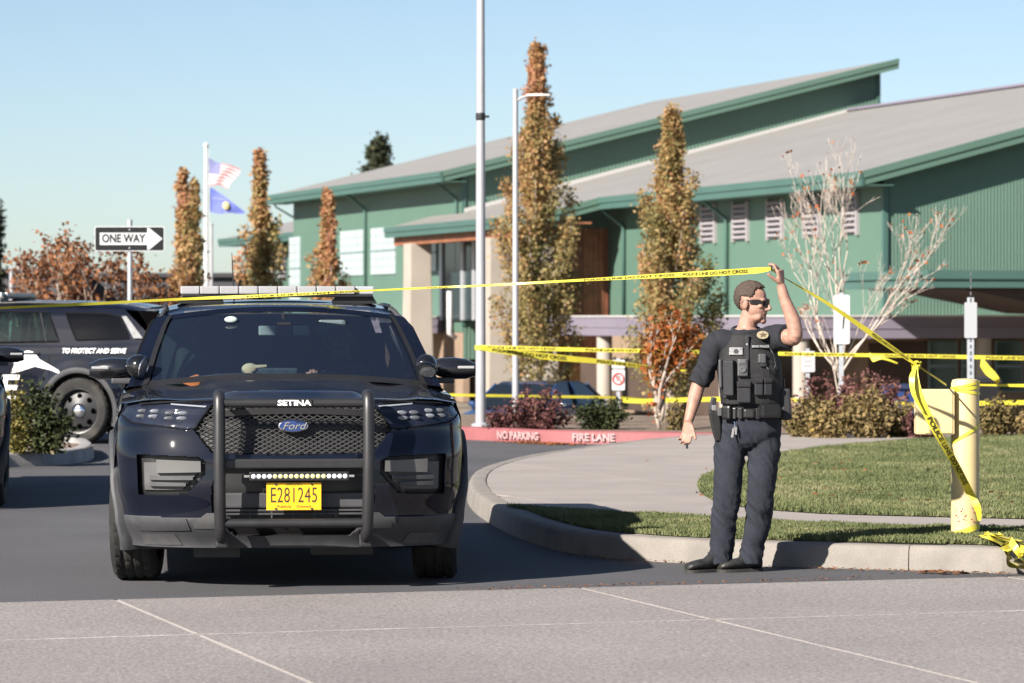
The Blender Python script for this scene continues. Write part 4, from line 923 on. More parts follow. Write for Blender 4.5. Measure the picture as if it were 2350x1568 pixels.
    b = MB(); b.box((.01, 1.79, 1.45), (.08, .05, .09)); b.tube([(.01, 1.80, 1.47), (.01, 1.86, 1.54)], .012, 6); b.build('mirror_stalk', blackpl, car)
    b = MB(); b.ell((-.31, 1.80, 1.512), (.040, .012, .020), 14, 8); b.build('dome_camera', mir, car, smooth=True)
    b = MB(); b.box((.30, 1.82, 1.47), (.17, .02, .09)); b.build('radar_unit', M('radar_grey', (.09, .12, .13), .4), car, bevel=.02)
    b = MB(); b.box((-.07, 2.02, 1.14), (.34, .03, .15), Matrix.Rotation(R(14), 3, 'X')); b.box((-.07, 1.98, 1.065), (.36, .22, .03)); lap = b.build('console_computer', M('computer_grey', (.05, .07, .08), .5, var=.4, vs=40), car, bevel=.006)
    # ---- mirrors and spotlights
    for s in (-1, 1):
        b = MB()
        prof = [(.0, .60), (.04, .86), (.12, 1.0), (.20, .92), (.255, .60)]
        b.loft([[Vector((s * (.905 + d), 1.56 + .085 * math.cos(a) * k + .05 * d / .25, 1.222 + (.070 * math.sin(a) * (k if math.sin(a) > 0 else .9 * k)) - .015 * d / .25)) for a in [q * math.tau / 16 for q in range(16)]] for d, k in prof])
        mo = b.build('wing_mirror', M('mirror_black', (.010, .011, .014), .22, coat=.5), car, smooth=50)
        b = MB(); b.box((s * .93, 1.58, 1.145), (.20, .10, .035)); b.build('mirror_arm', greypl, mo, bevel=.01)
        b = MB(); b.box((s * 1.095, 1.478, 1.225), (.10, .014, .016)); b.build('turn_lamp', lampw, mo, bevel=.004)
        pc = Vector((s * (.870 if s < 0 else .845), 1.38, 1.235)); ax = Vector((-.55, -.75, -.25)) if s < 0 else Vector((-.12, -.70, -.72)); ax.normalize()
        if s < 0: ax = Vector((.90, -.36, -.25)).normalized()
        b = MB(); b.lathe([(.002, -.072), (.035, -.064), (.058, -.040), (.070, -.008), (.072, .030), (.066, .036)], pc, ax, 22); sp = b.build('spotlight', M('spot_black', (.007, .007, .008), .15, coat=.7), car, smooth=60)
        b = MB(); b.lathe([(.068, .030), (.070, .040), (.062, .042)], pc, ax, 22, False); b.build('spot_rim', chrome, sp, smooth=40)
        b = MB(); b.lathe([(.063, .036), (.001, .039)], pc, ax, 22); b.build('spot_lens', M('spot_glass', (.30, .31, .32), .2, .4, var=.3, vs=60), sp)
        b = MB(); b.tube([pc + Vector((0, .02, -.03)), pc + Vector((s * .03, .06, -.12))], .014, 8); b.build('spot_post', blackpl, sp)
    # ---- push bumper
    pb = MB().box((0, -.055, .71), (.80, .045, .052)).build('push_bumper', steel_bk, car, bevel=.008)
    for s in (-1, 1):
        pth = [(s * .415, .03, 1.09), (s * .415, -.055, 1.085), (s * .415, -.085, 1.04), (s * .415, -.10, .95), (s * .415, -.115, .75), (s * .413, -.11, .55), (s * .410, -.085, .40), (s * .405, -.05, .31), (s * .40, .03, .275)]
        P = smooth_path(pth, 5); MB().tube(P, .033, 14).build('upright', steel_bk, pb, smooth=50)
        b = MB(); b.box((s * .40, .02, .285), (.07, .12, .09)); b.build('mount_plate', steel_bk, pb, bevel=.01)
    for z, y, r in ((1.048, -.075, .026), (.378, -.075, .026)):
        MB().tube([(-.40, y, z), (.40, y, z)], r, 12).build('crossbar', steel_bk, pb, smooth=50)
    b = MB(); b.box((0, -.100, 1.048), (.20, .012, .036)); b.build('name_plate', blackpl, pb)
    put_text('maker_letters', 'SETINA', .042, (0, -.1075, 1.048), (1, 0, 0), (0, 0, 1), M('letter_white', (.85, .85, .85), .5), pb, sx=1.35, bold=.0012)
    # LED lamp bar under the middle bar
    b = MB(); b.box((.03, -.06, .640), (.555, .05, .050)); lb = b.build('led_bar', blackpl, car, bevel=.006)
    for k in range(18):
        x = .03 - .255 + .51 * k / 17; b = MB(); b.lathe([(.001, -.004), (.012, 0), (.0145, .004)], (x, -.0865, .640), (0, 1, 0), 10)
        b.build('led', M('led_yellow', (.62, .60, .30), .25) if 4 <= k <= 13 else M('led_white', (.75, .77, .82), .2), lb)
    MB().box((-.262, -.05, .640), (.03, .02, .012)).build('bracket', chrome, lb); MB().box((.322, -.05, .640), (.03, .02, .012)).build('bracket', chrome, lb)
    # plate
    b = MB(); b.prism([(-.1525, -.076), (.1525, -.076), (.1525, .076), (-.1525, .076)], (0, -.055, .527), (1, 0, 0), (0, 0, 1), (0, 1, 0), .004); pl = b.build('number_plate', M('plate_yellow', (.80, .42, .012), .45, var=.05, vs=9), car)
    put_text('plate_number', 'E281245', .122, (0, -.0565, .530), (1, 0, 0), (0, 0, 1), inkb, pl, sx=.60, spacing=1.05, bold=-.0004)
    put_text('plate_state', 'OREGON', .018, (0, -.0565, .594), (1, 0, 0), (0, 0, 1), inkb, pl, sx=1.2)
    put_text('plate_legend', 'Publicly    Owned', .020, (0, -.0565, .470), (1, 0, 0), (0, 0, 1), inkb, pl, sx=1.3)
    b = MB()
    for x, z in ((-.10, .594), (.10, .594), (-.10, .458), (.10, .458)): b.cyl((x, -.060, z), (x, -.05, z), .006, 8)
    b.build('plate_bolt', gunm, pl)
    # intake bars
    b = MB(); b.box((0, .06, .50), (.86, .03, .085)); b.build('intake_panel', greypl, car, bevel=.01)
    for z in (.425, .445):
        b = MB(); b.box((0, .05, z), (.80, .02, .010)); b.build('intake_slat', greypl, car)
    for x in (-.24, -.12, 0, .12, .24): MB().box((x, .052, .425), (.008, .02, .05)).build('intake_slat', greypl, car)
    for s in (-1, 1):
        fn = lambda a, z, o, s=s: fas(s * a, (z - .23) / (ztop(a) - .23)) + Vector((0, -o, 0))
        patch_on(fn, [(.50, .43), (.58, .37), (.58, .34), (.44, .34), (.44, .43)], 'duct_grille', midpl if s < 0 else greypl, car, off=.012, depth=.02, sub=4)
        patch_on(fn, [(.92, .30), (.70, .31), (.66, .245), (.88, .24)], 'air_dam', midpl, car, off=.014, depth=.02, sub=4)
        patch_on(fn, [(.955, .40), (.62, .40), (.60, .33), (.90, .32)], 'valance_panel', greypl, car, off=.016, depth=.02, sub=5)
    # ---- roof light bar
    b = MB(); b.box((0, 2.72, 1.662), (1.20, .26, .018)); lbar = b.build('light_bar', blackpl, car, bevel=.006)
    n = 10
    for k in range(n):
        w = 1.22 / n; x = -.61 + w * (k + .5); b = MB(); b.box((x, 2.72, 1.697), (w * .965, .28 if 0 < k < n - 1 else .22, .050)); b.build('lamp_module', lampw if k != n - 1 else M('lamp_grey', (.33, .35, .38), .3), lbar, bevel=.008)
    b = MB(); b.box((0, 2.72, 1.697), (1.19, .10, .052)); b.build('lamp_core', midpl, lbar)
    for s in (-1, 1): b = MB(); b.prism([(0, 0), (.30, 0), (.27, .05), (.05, .05)], (s * .40 - .15 + s * .08, 2.62, 1.612), (1, 0, 0), (0, 0, 1), (0, 1, 0), .2); b.build('bar_foot', blackpl, lbar)
    MB().tube([(-.25, 3.6, 1.61), (-.25, 3.62, 1.64), (-.265, 3.65, 1.95)], [.012, .006, .002], 6).build('antenna', blackpl, car)
    return car

def make_wheel(car, s, wy, steer=0.0):
    w = empty('wheel', (s * .868, wy, .375), steer); w.parent = car; r = .375
    prof = []                                                # across the tread, from inner to outer side (x), radius
    half = .128
    T = [(-half, r - .115), (-half - .006, r - .075), (-half, r - .03), (-half + .018, r - .008)] + [(-half + .03 + (2 * half - .06) * k / 20, r) for k in range(21)] + [(half - .018, r - .008), (half, r - .03), (half + .006, r - .075), (half, r - .115), (half - .02, r - .125)]
    V = []; F = []; n = 144; m = len(T)
    for i in range(n):
        a = math.tau * i / n
        for j, (x, rr) in enumerate(T):
            if 4 <= j < 25:
                k = j - 4; g = 0
                if k in (4, 5, 10, 15, 16): g = .008
                elif (i + (2 if k > 10 else 0) + k // 3) % 5 == 0: g = .006
                rr -= g
            elif 3 == j or 25 == j: rr -= .006 if i % 5 == 0 else 0
            V.append((s * x, rr * math.cos(a), rr * math.sin(a)))
    for i in range(n):
        for j in range(m - 1): a = i * m + j; c = ((i + 1) % n) * m + j; F.append((a, a + 1, c + 1, c))
    b = MB(); b.add(V, F); b.build('tyre', rubber, w, smooth=30)
    b = MB(); b.lathe([(.262, .12), (.255, .085), (.235, .075), (.225, .045), (.20, .055), (.12, .085), (.085, .10), (.08, .06), (.02, .055)], (0, 0, 0), (s, 0, 0), 40, False); rim = b.build('rim', M('steel_wheel', (.028, .028, .030), .45, .0, spec=.4), w, smooth=40)
    b = MB(); b.lathe([(.082, .085), (.075, .105), (.055, .118), (.02, .122), (.001, .122)], (0, 0, 0), (s, 0, 0), 28); b.build('hub_cap', chrome, rim, smooth=40)
    for k in range(8):
        a = math.tau * k / 8; b = MB(); b.ell((s * .066, .168 * math.cos(a), .168 * math.sin(a)), (.014, .034, .034), 10, 6); b.build('vent_hole', M('vent_black', (.001, .001, .001), 1.0, spec=0.0), rim)
    b = MB(); b.lathe([(.263, .118), (.266, .126), (.250, .120)], (0, 0, 0), (s, 0, 0), 40, False); b.build('rim_edge', M('rim_edge', (.10, .10, .10), .3, .6), rim, smooth=True)
    b = MB(); b.lathe([(.25, -.1), (.25, .02), (.01, .02)], (0, 0, 0), (s, 0, 0), 24); b.build('brake_disc', blackpl, w)
    return w
suv = make_suv(); tag(suv, 'black police SUV facing the camera with push bumper and yellow plate', 'police car')
for s in (-1, 1):
    make_wheel(suv, s, .93, R(-6)); make_wheel(suv, s, 3.95)
suv.location = (-1.222, 20.50, 0); suv.rotation_euler = (0, 0, R(5.6))
suv2 = copy_tree(suv); tag(suv2, 'black police SUV seen from its side behind the island shrubs', 'police car')
ps2 = math.atan2(-.975, -.22); suv2.rotation_euler = (0, 0, ps2); suv2.scale = (1, 1, 1.065)
Rm = Matrix.Rotation(ps2, 3, 'Z'); wheel_at = AT(180, 948, 44.3); off = Rm @ Vector((.98, 3.95, 0)); suv2.location = (wheel_at.x - off.x, wheel_at.y - off.y, 0)
suv3 = copy_tree(suv); tag(suv3, 'dark vehicle mostly cut off by the left edge of the photo', 'police car')
suv3.rotation_euler = (0, 0, R(9)); e3 = Matrix.Rotation(R(9), 3, 'Z') @ Vector((1.0, .95, 0)); q3 = G(14, 1160); suv3.location = (q3.x - e3.x, q3.y - e3.y, 0)
# markings on the side-on car
decal = M('decal_white', (.78, .78, .78), .5, var=.05, vs=10)
def side_text(nm, s, size, yc, zc, **k):
    t = (zc - .23) / (belt(yc) - .23); xx = .99 * wxt(t) * px(yc) + .014
    me = put_text(nm, s, size, (xx, yc, zc), (0, 1, 0), (0, 0, 1), decal, suv2, **k)
    for v in me.data.vertices:
        y, z = v.co.y, v.co.z; tt = max(0, min(1, (z - .23) / (belt(y) - .23))); v.co.x = .99 * wxt(tt) * px(y) + .012 + (.024 * sstep(.62, .47, math.hypot(y - 3.95, z - .375)) if True else 0)
side_text('motto_letters', 'TO PROTECT AND SERVE', .076, 4.14, 1.055, shear=.2, sx=.92, bold=.0015)
side_text('police_letters', 'POLICE', .40, 2.36, .62, shear=.15, sx=1.22, bold=.010)
mp = [(3.10, .80), (3.14, .90), (3.12, .98), (3.22, 1.03), (3.30, 1.06), (3.37, 1.045), (3.40, 1.03), (3.46, .96), (3.58, .90), (3.72, .83), (3.72, .80), (3.60, .84), (3.40, .88), (3.20, .82)]
patch_on(lambda y, z, o: Vector((.99 * wxt((z - .23) / (belt(y) - .23)) * px(y) + .006 + o + .024 * sstep(.62, .47, math.hypot(y - 3.95, z - .375)), y, z)), mp, 'mountain_emblem', decal, suv2, off=.008, depth=.004, sub=10)
# ------------------------------------------------------------------ people
def limb(mb, pts, rads, n=14, sub=5):
    P = smooth_path(pts, sub); m = len(pts) - 1; rr = []
    for k in range(len(P)):
        t = k / sub; i = min(int(t), m - 1); rr.append(lerp(rads[i], rads[i+1], t - i))
    mb.tube(P, rr, n)
def hring(cx, cy, z, rx, ry, n=28, p=2.4):
    out = []
    for k in range(n):
        a = math.tau * k / n; c, s = math.cos(a), math.sin(a); out.append(Vector((cx + rx * math.copysign(abs(c) ** (2 / p), c), cy + ry * math.copysign(abs(s) ** (2 / p), s), z)))
    return out
def rot_axis(v, ax, a): return Matrix.Rotation(a, 3, ax) @ v
TIPS = []
def hand(mb, w, d, s, curls, spread=0.10, thumb=None, k=1.0, r=0.0080):
    """palm and five fingers; d along the hand, s towards the thumb, curls bend towards s x d"""
    w, d, s = Vector(w), Vector(d).normalized(), Vector(s); s = (s - d * s.dot(d)).normalized(); nn = s.cross(d)
    rings = []
    for t, a, c in ((-.03, .028, .021), (.0, .029, .020), (.03, .037, .018), (.065, .042, .015), (.092, .040, .012)):
        rings.append([w + d * t * k + s * a * k * math.cos(q * math.tau / 14) + nn * c * k * math.sin(q * math.tau / 14) for q in range(14)])
    mb.loft(rings)
    for i, (so, L) in enumerate(((.031, .074), (.0105, .083), (-.0105, .077), (-.031, .060))):
        p = w + d * (.088 if i < 3 else .080) * k + s * so * k; dd = rot_axis(d, nn, -spread * (1.5 - i)); pts = [p - dd * .02]; ax = s
        c = curls[i] if isinstance(curls, (list, tuple)) else curls
        for f, a in zip((.46, .31, .23), (c * .7, c * 1.1, c * .8)):
            dd = rot_axis(dd, ax, -a); pts.append(pts[-1] + dd * L * f * k + (dd * .02 if len(pts) == 1 else Vector()))
        TIPS.append(pts[-1].copy()); limb(mb, pts, [r * k * 1.12, r * k * 1.05, r * k * .95, r * k * .82], 10, 4)
    tips = TIPS[-4:]
    if thumb is None: thumb = (d * .62 + s * .78)
    td = Vector(thumb).normalized(); p = w + d * .022 * k + s * .026 * k
    limb(mb, [p, p + td * .035 * k, p + td * .062 * k + nn * -.002, p + (td * .085 + d * .008) * k], [.014 * k, .012 * k, .0105 * k, .0085 * k], 10, 4)
    return tips
def head_parts(mb, C, yaw, k=1.0, pitch=0.0):
    """cranium, brow, nose, cheeks, lips, jaw, ears; the face looks along -y before the turn"""
    Rz = Matrix.Rotation(yaw, 3, 'Z') @ Matrix.Rotation(pitch, 3, 'X'); C = Vector(C)
    def e(c, r): mb.ell(C + Rz @ (Vector(c) * k), [q * k for q in r], 20, 14, Rz)
    e((0, .012, .030), (.076, .099, .090)); e((0, -.028, -.020), (.065, .072, .092)); e((0, -.036, -.078), (.054, .056, .042)); e((0, -.078, -.103), (.026, .019, .019))
    for s in (-1, 1):
        e((s * .036, -.046, -.078), (.018, .036, .026)); e((s * .042, -.068, -.016), (.020, .020, .016)); e((s * .030, -.084, .022), (.026, .014, .010)); e((s * .079, .012, -.008), (.009, .019, .031)); e((s * .076, .010, -.018), (.010, .012, .020))
    pts = [C + Rz @ (Vector(q) * k) for q in ((0, -.088, .020), (0, -.102, -.002), (0, -.117, -.026), (0, -.112, -.037))]
    mb.tube(pts, [.008 * k, .0095 * k, .0135 * k, .011 * k], 10)
    for s in (-1, 1): e((s * .012, -.102, -.034), (.009, .011, .008))
    e((0, -.085, -.055), (.030, .012, .016)); e((0, -.0862, -.061), (.022, .0085, .0050)); e((0, -.0845, -.070), (.019, .0085, .0055)); e((0, -.080, -.085), (.028, .012, .014))
    return Rz
def hair_cap(name, C, Rz, mat, parent, k=1.0):
    me = bpy.data.meshes.new(name); b = MB(); b.ell((0, .013, .033), (.0785, .1020, .0925), 60, 44); b.v = [(x, y, z) for x, y, z in b.v]
    def ok(x, y, z):
        a = abs(x)
        if y < -.060 + .02 * (a / .06): return z > .086 + .012 * noise.noise(Vector((x * 60, 3, 1)))
        if y < -.02: return z > lerp(.066, .036, min(1, (y + .06) / .04)) + .008 * noise.noise(Vector((x * 90, y * 90, 5)))
        if y < .035: return z > (.034 + .008 * noise.noise(Vector((y * 80, z * 80, 2))) if a > .05 else -.2)
        return z > lerp(.025, -.050, sstep(.035, .065, y)) + .01 * noise.noise(Vector((x * 50, y * 50, 0)))
    f2 = [f for f in b.f if all(ok(*b.v[i]) for i in f)]
    V = []
    for v in b.v:
        q = Vector(v); q += q.normalized() * (.004 * noise.noise(Vector((q.x * 160, q.y * 60, q.z * 60))) + .006 * sstep(.04, .11, q.z) + .002 * noise.noise(q * 300)); V.append(Vector(C) + Rz @ (q * k))
    bm = bmesh.new(); vs = [bm.verts.new(v) for v in V]
    for f in f2:
        try: bm.faces.new([vs[i] for i in f])
        except ValueError: pass
    bmesh.ops.delete(bm, geom=[v for v in bm.verts if not v.link_faces], context='VERTS'); bmesh.ops.remove_doubles(bm, verts=bm.verts, dist=1e-5); bmesh.ops.recalc_face_normals(bm, faces=bm.faces)
    bmesh.ops.solidify(bm, geom=bm.faces[:], thickness=-.003); bm.to_mesh(me); bm.free(); return link(name, me, mat, parent, True)
def wrinkle(me, amp, f, knee=(), ridge=0.0):
    me.update(); N = [v.normal.copy() for v in me.vertices]
    for v, n in zip(me.vertices, N):
        c = v.co; q = Vector((c.x * f[0] + c.z * 7, c.y * f[1] - c.z * 6, c.z * f[2] + c.x * 9)); a = amp
        for zk, w, g in knee: a += g * math.exp(-((c.z - zk) / w) ** 2)
        r = noise.noise(q) + .5 * noise.noise(q * 2.1 + Vector((7, 1, 3))) + ridge * (.45 - 1.6 * abs(noise.noise(q * 1.25 + Vector((3, 9, 1))))); v.co = c + n * a * r
    me.update()

op = G(1690, 1313); off_c = empty('person', (op.x, op.y, 0.0), 0, 'officer in dark uniform, vest and sunglasses lifting the yellow tape', 'person')
OF = off_c
# ---- body: one continuous surface
mb = MB()
mb.loft([hring(.076, 0, .83, .15, .10), hring(.085, 0, .92, .158, .105), hring(.085, 0, 1.05, .150, .105), hring(.075, 0, 1.22, .165, .110), hring(.068, .005, 1.34, .160, .095), hring(.060, .01, 1.42, .115, .075), hring(.056, .012, 1.46, .065, .062)])
HC = Vector((.094, -.005, 1.612)); Rh = head_parts(mb, HC, R(64), 1.0, R(4))
limb(mb, [(.056, .015, 1.40), (.066, .012, 1.47), (.088, .005, 1.55)], [.072, .058, .056], 18)
RS, RE, RW = Vector((-.118, .0, 1.365)), Vector((-.228, .015, 1.115)), Vector((-.291, -.045, .898))
limb(mb, [(-.02, 0, 1.37), RS, RS.lerp(RE, .5), RE, RE.lerp(RW, .33), RE.lerp(RW, .7), RW], [.07, .060, .049, .042, .043, .034, .027], 16)
RT = hand(mb, RW, (-.06, -.10, -1), (.80, -.55, 0), [.50, .55, .62, .70], .015, thumb=(.28, -.35, -.90), k=.98)
LS, LE, LW_ = Vector((.232, -.02, 1.402)), Vector((.336, -.21, 1.418)), Vector((.252, -.205, 1.716))
limb(mb, [(.12, 0, 1.38), LS, LS.lerp(LE, .5), LE + Vector((0, 0, -.012)), LE.lerp(LW_, .30) + Vector((.012, 0, 0)), LE.lerp(LW_, .68), LW_], [.075, .062, .051, .043, .045, .035, .027], 16)
LT = hand(mb, LW_, (-.05, -.10, 1), (-.50, -.86, 0), [-.62, -.74, -.86, -.96], .02, thumb=(-.80, -.30, .50), k=1.0)
for pts, rr in (([(-.01, 0, .85), (-.042, 0, .68), (-.059, -.02, .477), (-.074, .01, .304), (-.093, .02, .07)], [.085, .075, .055, .05, .038]), ([(.15, 0, .85), (.16, 0, .68), (.147, -.02, .51), (.131, .02, .304), (.088, .04, .07)], [.085, .075, .055, .05, .038])): limb(mb, pts, rr, 14)
me = remeshed(mb, 'body', .0042, 3, .4); link('body', me, skin, OF, True)
hair_cap('hair', HC, Rh, hairm, OF)
# mouth line and brows
b = MB(); b.tube([HC + Rh @ Vector(q) for q in ((-.021, -.084, -.066), (-.010, -.0920, -.0652), (0, -.0938, -.065), (.010, -.0920, -.0652), (.021, -.084, -.066))], [.001, .0022, .0024, .0022, .001], 6); b.build('mouth', M('lip_line', (.16, .06, .045), .6), OF)
# ---- sunglasses
b = MB()
def sg(i, j):
    a = lerp(-78, 78, i); hh = lerp(.024, .013, abs(a) / 78) * (1 - .25 * math.exp(-(a / 9) ** 2)); return HC + Rh @ Vector((.077 * math.sin(R(a)), -.106 * math.cos(R(a)) - .010 * math.cos(R(a)) ** 6 + .006, .004 + lerp(-hh, hh, j) + .004 * abs(a) / 78))
b.grid(sg, 36, 8); sgl = b.build('sunglasses', lensbk, OF, smooth=True)
b = MB()
for s in (-1, 1): b = MB(); b.tube([HC + Rh @ Vector(q) for q in ((s * .0745, -.028, .014), (s * .080, -.005, .016), (s * .084, .022, .010), (s * .082, .034, -.004))], .0032, 6); b.build('temple_arm', M('frame_grey', (.05, .05, .055), .3), sgl)
# ---- shirt with short sleeves
mb = MB(); mb.loft([hring(.088, 0, .93, .176, .122), hring(.088, 0, 1.05, .170, .125), hring(.075, 0, 1.22, .182, .128), hring(.066, .003, 1.34, .180, .112), hring(.060, .008, 1.405, .142, .092), hring(.056, .012, 1.45, .080, .074)])
limb(mb, [(-.02, 0, 1.36), RS + Vector((.0, 0, .004)), RS.lerp(RE, .5), RS.lerp(RE, .96)], [.085, .076, .066, .064], 18)
limb(mb, [(.12, 0, 1.36), LS, LS.lerp(LE, .40), LS.lerp(LE, .62)], [.088, .080, .074, .074], 18)
me = remeshed(mb, 'shirt', .0065, 4, .5); wrinkle(me, .004, (18, 16, 12), ((1.20, .08, .005),), .8); sh = link('shirt', me, navy, OF, True)
b = MB(); rr = []
for k in range(24):
    a = math.tau * k / 24; rr.append((.058 + .078 * math.cos(a), .008 + .072 * math.sin(a), 1.452 + .018 * math.sin(a)))
b.tube(rr + [rr[0]], .013, 8); b.build('collar', navy, sh, smooth=True)
b = MB(); b.ell(RS + Vector((-.070, -.020, -.055)), (.012, .030, .038), 14, 8); b.build('shoulder_patch', silver, sh, smooth=True)
# ---- trousers
mb = MB()
mb.loft([hring(.062, 0, .745, .05, .085), hring(.066, 0, .775, .12, .108), hring(.078, 0, .80, .165, .116), hring(.080, 0, .85, .188, .128), hring(.086, 0, .92, .184, .128), hring(.09, 0, .965, .178, .124)])
limb(mb, [(-.010, 0, .86), (-.030, 0, .76), (-.042, -.005, .678), (-.059, -.02, .477), (-.074, .005, .304), (-.088, .015, .15), (-.096, .015, .045)], [.098, .098, .094, .083, .078, .072, .075], 20, 6)
limb(mb, [(.170, 0, .86), (.166, 0, .76), (.160, -.005, .678), (.147, -.02, .512), (.131, .015, .304), (.098, .035, .15), (.086, .035, .045)], [.096, .099, .097, .085, .076, .068, .075], 20, 6)
me = remeshed(mb, 'trousers', .0065, 3, .5); wrinkle(me, .0040, (13, 9, 8), ((.10, .07, .010), (.38, .11, .007), (.75, .08, .006)), 1.0); tr = link('trousers', me, trous, OF, True)
# ---- boots
for nm, heel, toe in (('boot', Vector((-.060, .05, 0)), Vector((-.232, -.055, 0))), ('boot', Vector((.150, .07, 0)), Vector((-.075, -.035, 0)))):
    d = (toe - heel).normalized(); L = .285; toe = heel + d * L * 1.0; s = Vector((-d.y, d.x, 0)); b = MB(); rings = []
    L = min(L, .285)
    for t, w, h in ((0, .026, .085), (.08, .036, .12), (.22, .040, .13), (.38, .041, .115), (.52, .044, .085), (.68, .050, .078), (.82, .050, .070), (.92, .045, .062), (.975, .036, .053), (1.0, .020, .040)):
        c = heel + d * L * t; rings.append([c + s * w * math.copysign(abs(math.cos(q * math.tau / 16)) ** .8, math.cos(q * math.tau / 16)) + Vector((0, 0, .016 + max(0, (math.sin(q * math.tau / 16) + 1) / 2) ** .8 * (h - .016))) for q in range(16)])
    b.loft(rings); bo = b.build(nm, bootm, OF, smooth=60)
    b = MB(); b.loft([[heel + d * L * t + s * w * q + Vector((0, 0, z)) for q, z in ((-1, 0), (1, 0), (1, .019), (-1, .019))] for t, w in ((-.015, .024), (.05, .038), (.35, .041), (.66, .051), (.82, .051), (.92, .046), (.98, .035), (1.01, .018))]); b.build('sole', sole, bo)
# ---- vest
mb = MB(); mb.loft([hring(.088, -.002, 1.005, .182, .140, p=2.8), hring(.086, -.004, 1.10, .188, .146, p=2.8), hring(.077, -.004, 1.22, .196, .150, p=2.8), hring(.070, -.002, 1.31, .175, .142, p=2.6), hring(.064, .0, 1.38, .142, .118, p=2.4), hring(.060, .004, 1.425, .120, .098, p=2.2)])
me = remeshed(mb, 'vest', .0075, 2, .4); wrinkle(me, .0022, (20, 20, 30)); ve = link('vest', me, vestm, OF, True)
def vy(x, z): return -(.150 * max(0.0, 1 - abs((x - .075) / .20) ** 2.7) ** (1 / 2.7)) * tab(z, [(1.0, .94), (1.2, 1.0), (1.31, .95), (1.38, .80), (1.44, .66)])
def on_vest(nm, x, z, w, h, dpt, mat, bev=.008, par=None, rz=0.0, fwd=0.0):
    b = MB(); slope = (vy(x + .01, z) - vy(x - .01, z)) / .02; a = math.atan(slope); tl = math.atan((vy(x, z + .01) - vy(x, z - .01)) / .02)
    b.box((x, vy(x, z) - dpt / 2 + .004 - fwd, z), (w, dpt, h), Matrix.Rotation(a, 3, 'Z') @ Matrix.Rotation(-tl, 3, 'X') @ Matrix.Rotation(rz, 3, 'Y')); return b.build(nm, mat, par or ve, bevel=bev)
# webbing rows
for z in (1.06, 1.10, 1.14, 1.18, 1.22, 1.26): 
    b = MB(); b.grid(lambda i, j: Vector((lerp(-.085, .235, i), vy(lerp(-.085, .235, i), z) - .003, z - .011 + .022 * j)), 24, 1); b.build('webbing', pouchm, ve)
on_vest('radio_pouch', -.052, 1.165, .066, .21, .045, pouchm)
p1 = on_vest('magazine_pouch', .0345, 1.081, .080, .125, .040, pouchm); on_vest('pouch_flap', .0345, 1.128, .084, .036, .048, vestm, par=p1)
for x in (.122, .176): p = on_vest('magazine_pouch', x, 1.112, .050, .100, .036, pouchm); on_vest('pouch_flap', x, 1.150, .053, .030, .044, vestm, par=p)
cm = on_vest('body_camera', .0275, 1.226, .062, .104, .030, M('camera_body', (.045, .045, .047), .5))
b = MB(); q = Vector((.0265, vy(.0275, 1.226) - .030, 1.216)); b.lathe([(.020, 0), (.019, -.006), (.011, -.007), (.010, -.003), (.001, -.003)], q, (0, 1, 0), 20); b.build('camera_lens', M('lens_ring', (.10, .10, .105), .3), cm, smooth=40)
on_vest('camera_panel', .0275, 1.262, .040, .026, .034, midpl, .004, cm)
lp_ = on_vest('name_patch', -.0105, 1.323, .082, .048, .012, M('patch_grey', (.16, .16, .165), .6, var=.4, vs=60), .004)
q = Vector((-.0105, vy(-.0105, 1.323) - .012, 1.323)); b = MB(); b.lathe([(.015, 0), (.013, -.003), (.001, -.003)], q, (0, 1, 0), 16); b.build('patch_seal', M('patch_dark', (.05, .05, .055), .5), lp_)
on_vest('mic_clip', .142, 1.280, .045, .056, .03, midpl, .008); on_vest('radio_mic', .150, 1.265, .040, .070, .024, pouchm)
on_vest('flashlight', -.100, 1.19, .020, .17, .022, M('torch_grey', (.13, .13, .135), .35, .5), .008)
MB().tube([(.190, vy(.19, 1.33) - .01, 1.345), (.215, vy(.21, 1.30) - .02, 1.30), (.225, vy(.225, 1.25) - .02, 1.24), (.20, vy(.2, 1.2) - .02, 1.19), (.17, vy(.17, 1.24) - .02, 1.23)], .004, 6).build('mic_cord', blackpl, ve, smooth=True)
b = MB(); b.box((.056, vy(.056, 1.34) - .006, 1.345), (.016, .01, .16), Matrix.Rotation(R(-12), 3, 'X')); b.build('zip_placket', pouchm, ve)
for z in (1.405, 1.365): b = MB(); b.lathe([(.007, 0), (.005, -.004), (.001, -.004)], (.054, vy(.056, z) - .012, z), (0, 1, 0), 10); b.build('button', silver, ve)
def vplane(x, z):
    a = math.atan((vy(x + .01, z) - vy(x - .01, z)) / .02); tl = math.atan((vy(x, z + .01) - vy(x, z - .01)) / .02); return Vector((math.cos(a), math.sin(a), 0)), Vector((0, math.sin(tl), math.cos(tl)))
u, v = vplane(.135, 1.352); o = Vector((.135, vy(.135, 1.352) - .010, 1.352))
on_vest('name_tape', .135, 1.352, .105, .026, .010, blackpl, .002)
put_text('name_letters', 'BEND POLICE', .0185, o + Vector((0, -.004, 0)), u, v, silver, ve, sx=.90, bold=.0004)
u, v = vplane(.150, 1.418); o = Vector((.150, vy(.150, 1.418) - .014, 1.420)); n_ = u.cross(v)
b = MB(); b.lathe([(.001, .004), (.034, .004), (.036, 0), (.036, -.004)], (0, 0, 0), n_, 24); sc = [o + Vector(q) for q in b.v]; b.v = [tuple(o + (Vector(q) - u * Vector(q).dot(u)) * .72 + u * Vector(q).dot(u)) for q in b.v]; st = b.build('star_patch', goldp, ve)
b = MB(); b.prism([((.025 if k % 2 == 0 else .011) * math.sin(math.pi * k / 5), .74 * (.025 if k % 2 == 0 else .011) * math.cos(math.pi * k / 5)) for k in range(10)], o + n_ * .0045, u, v, n_, .002); b.build('star', M('star_dark', (.10, .075, .04), .5), st)
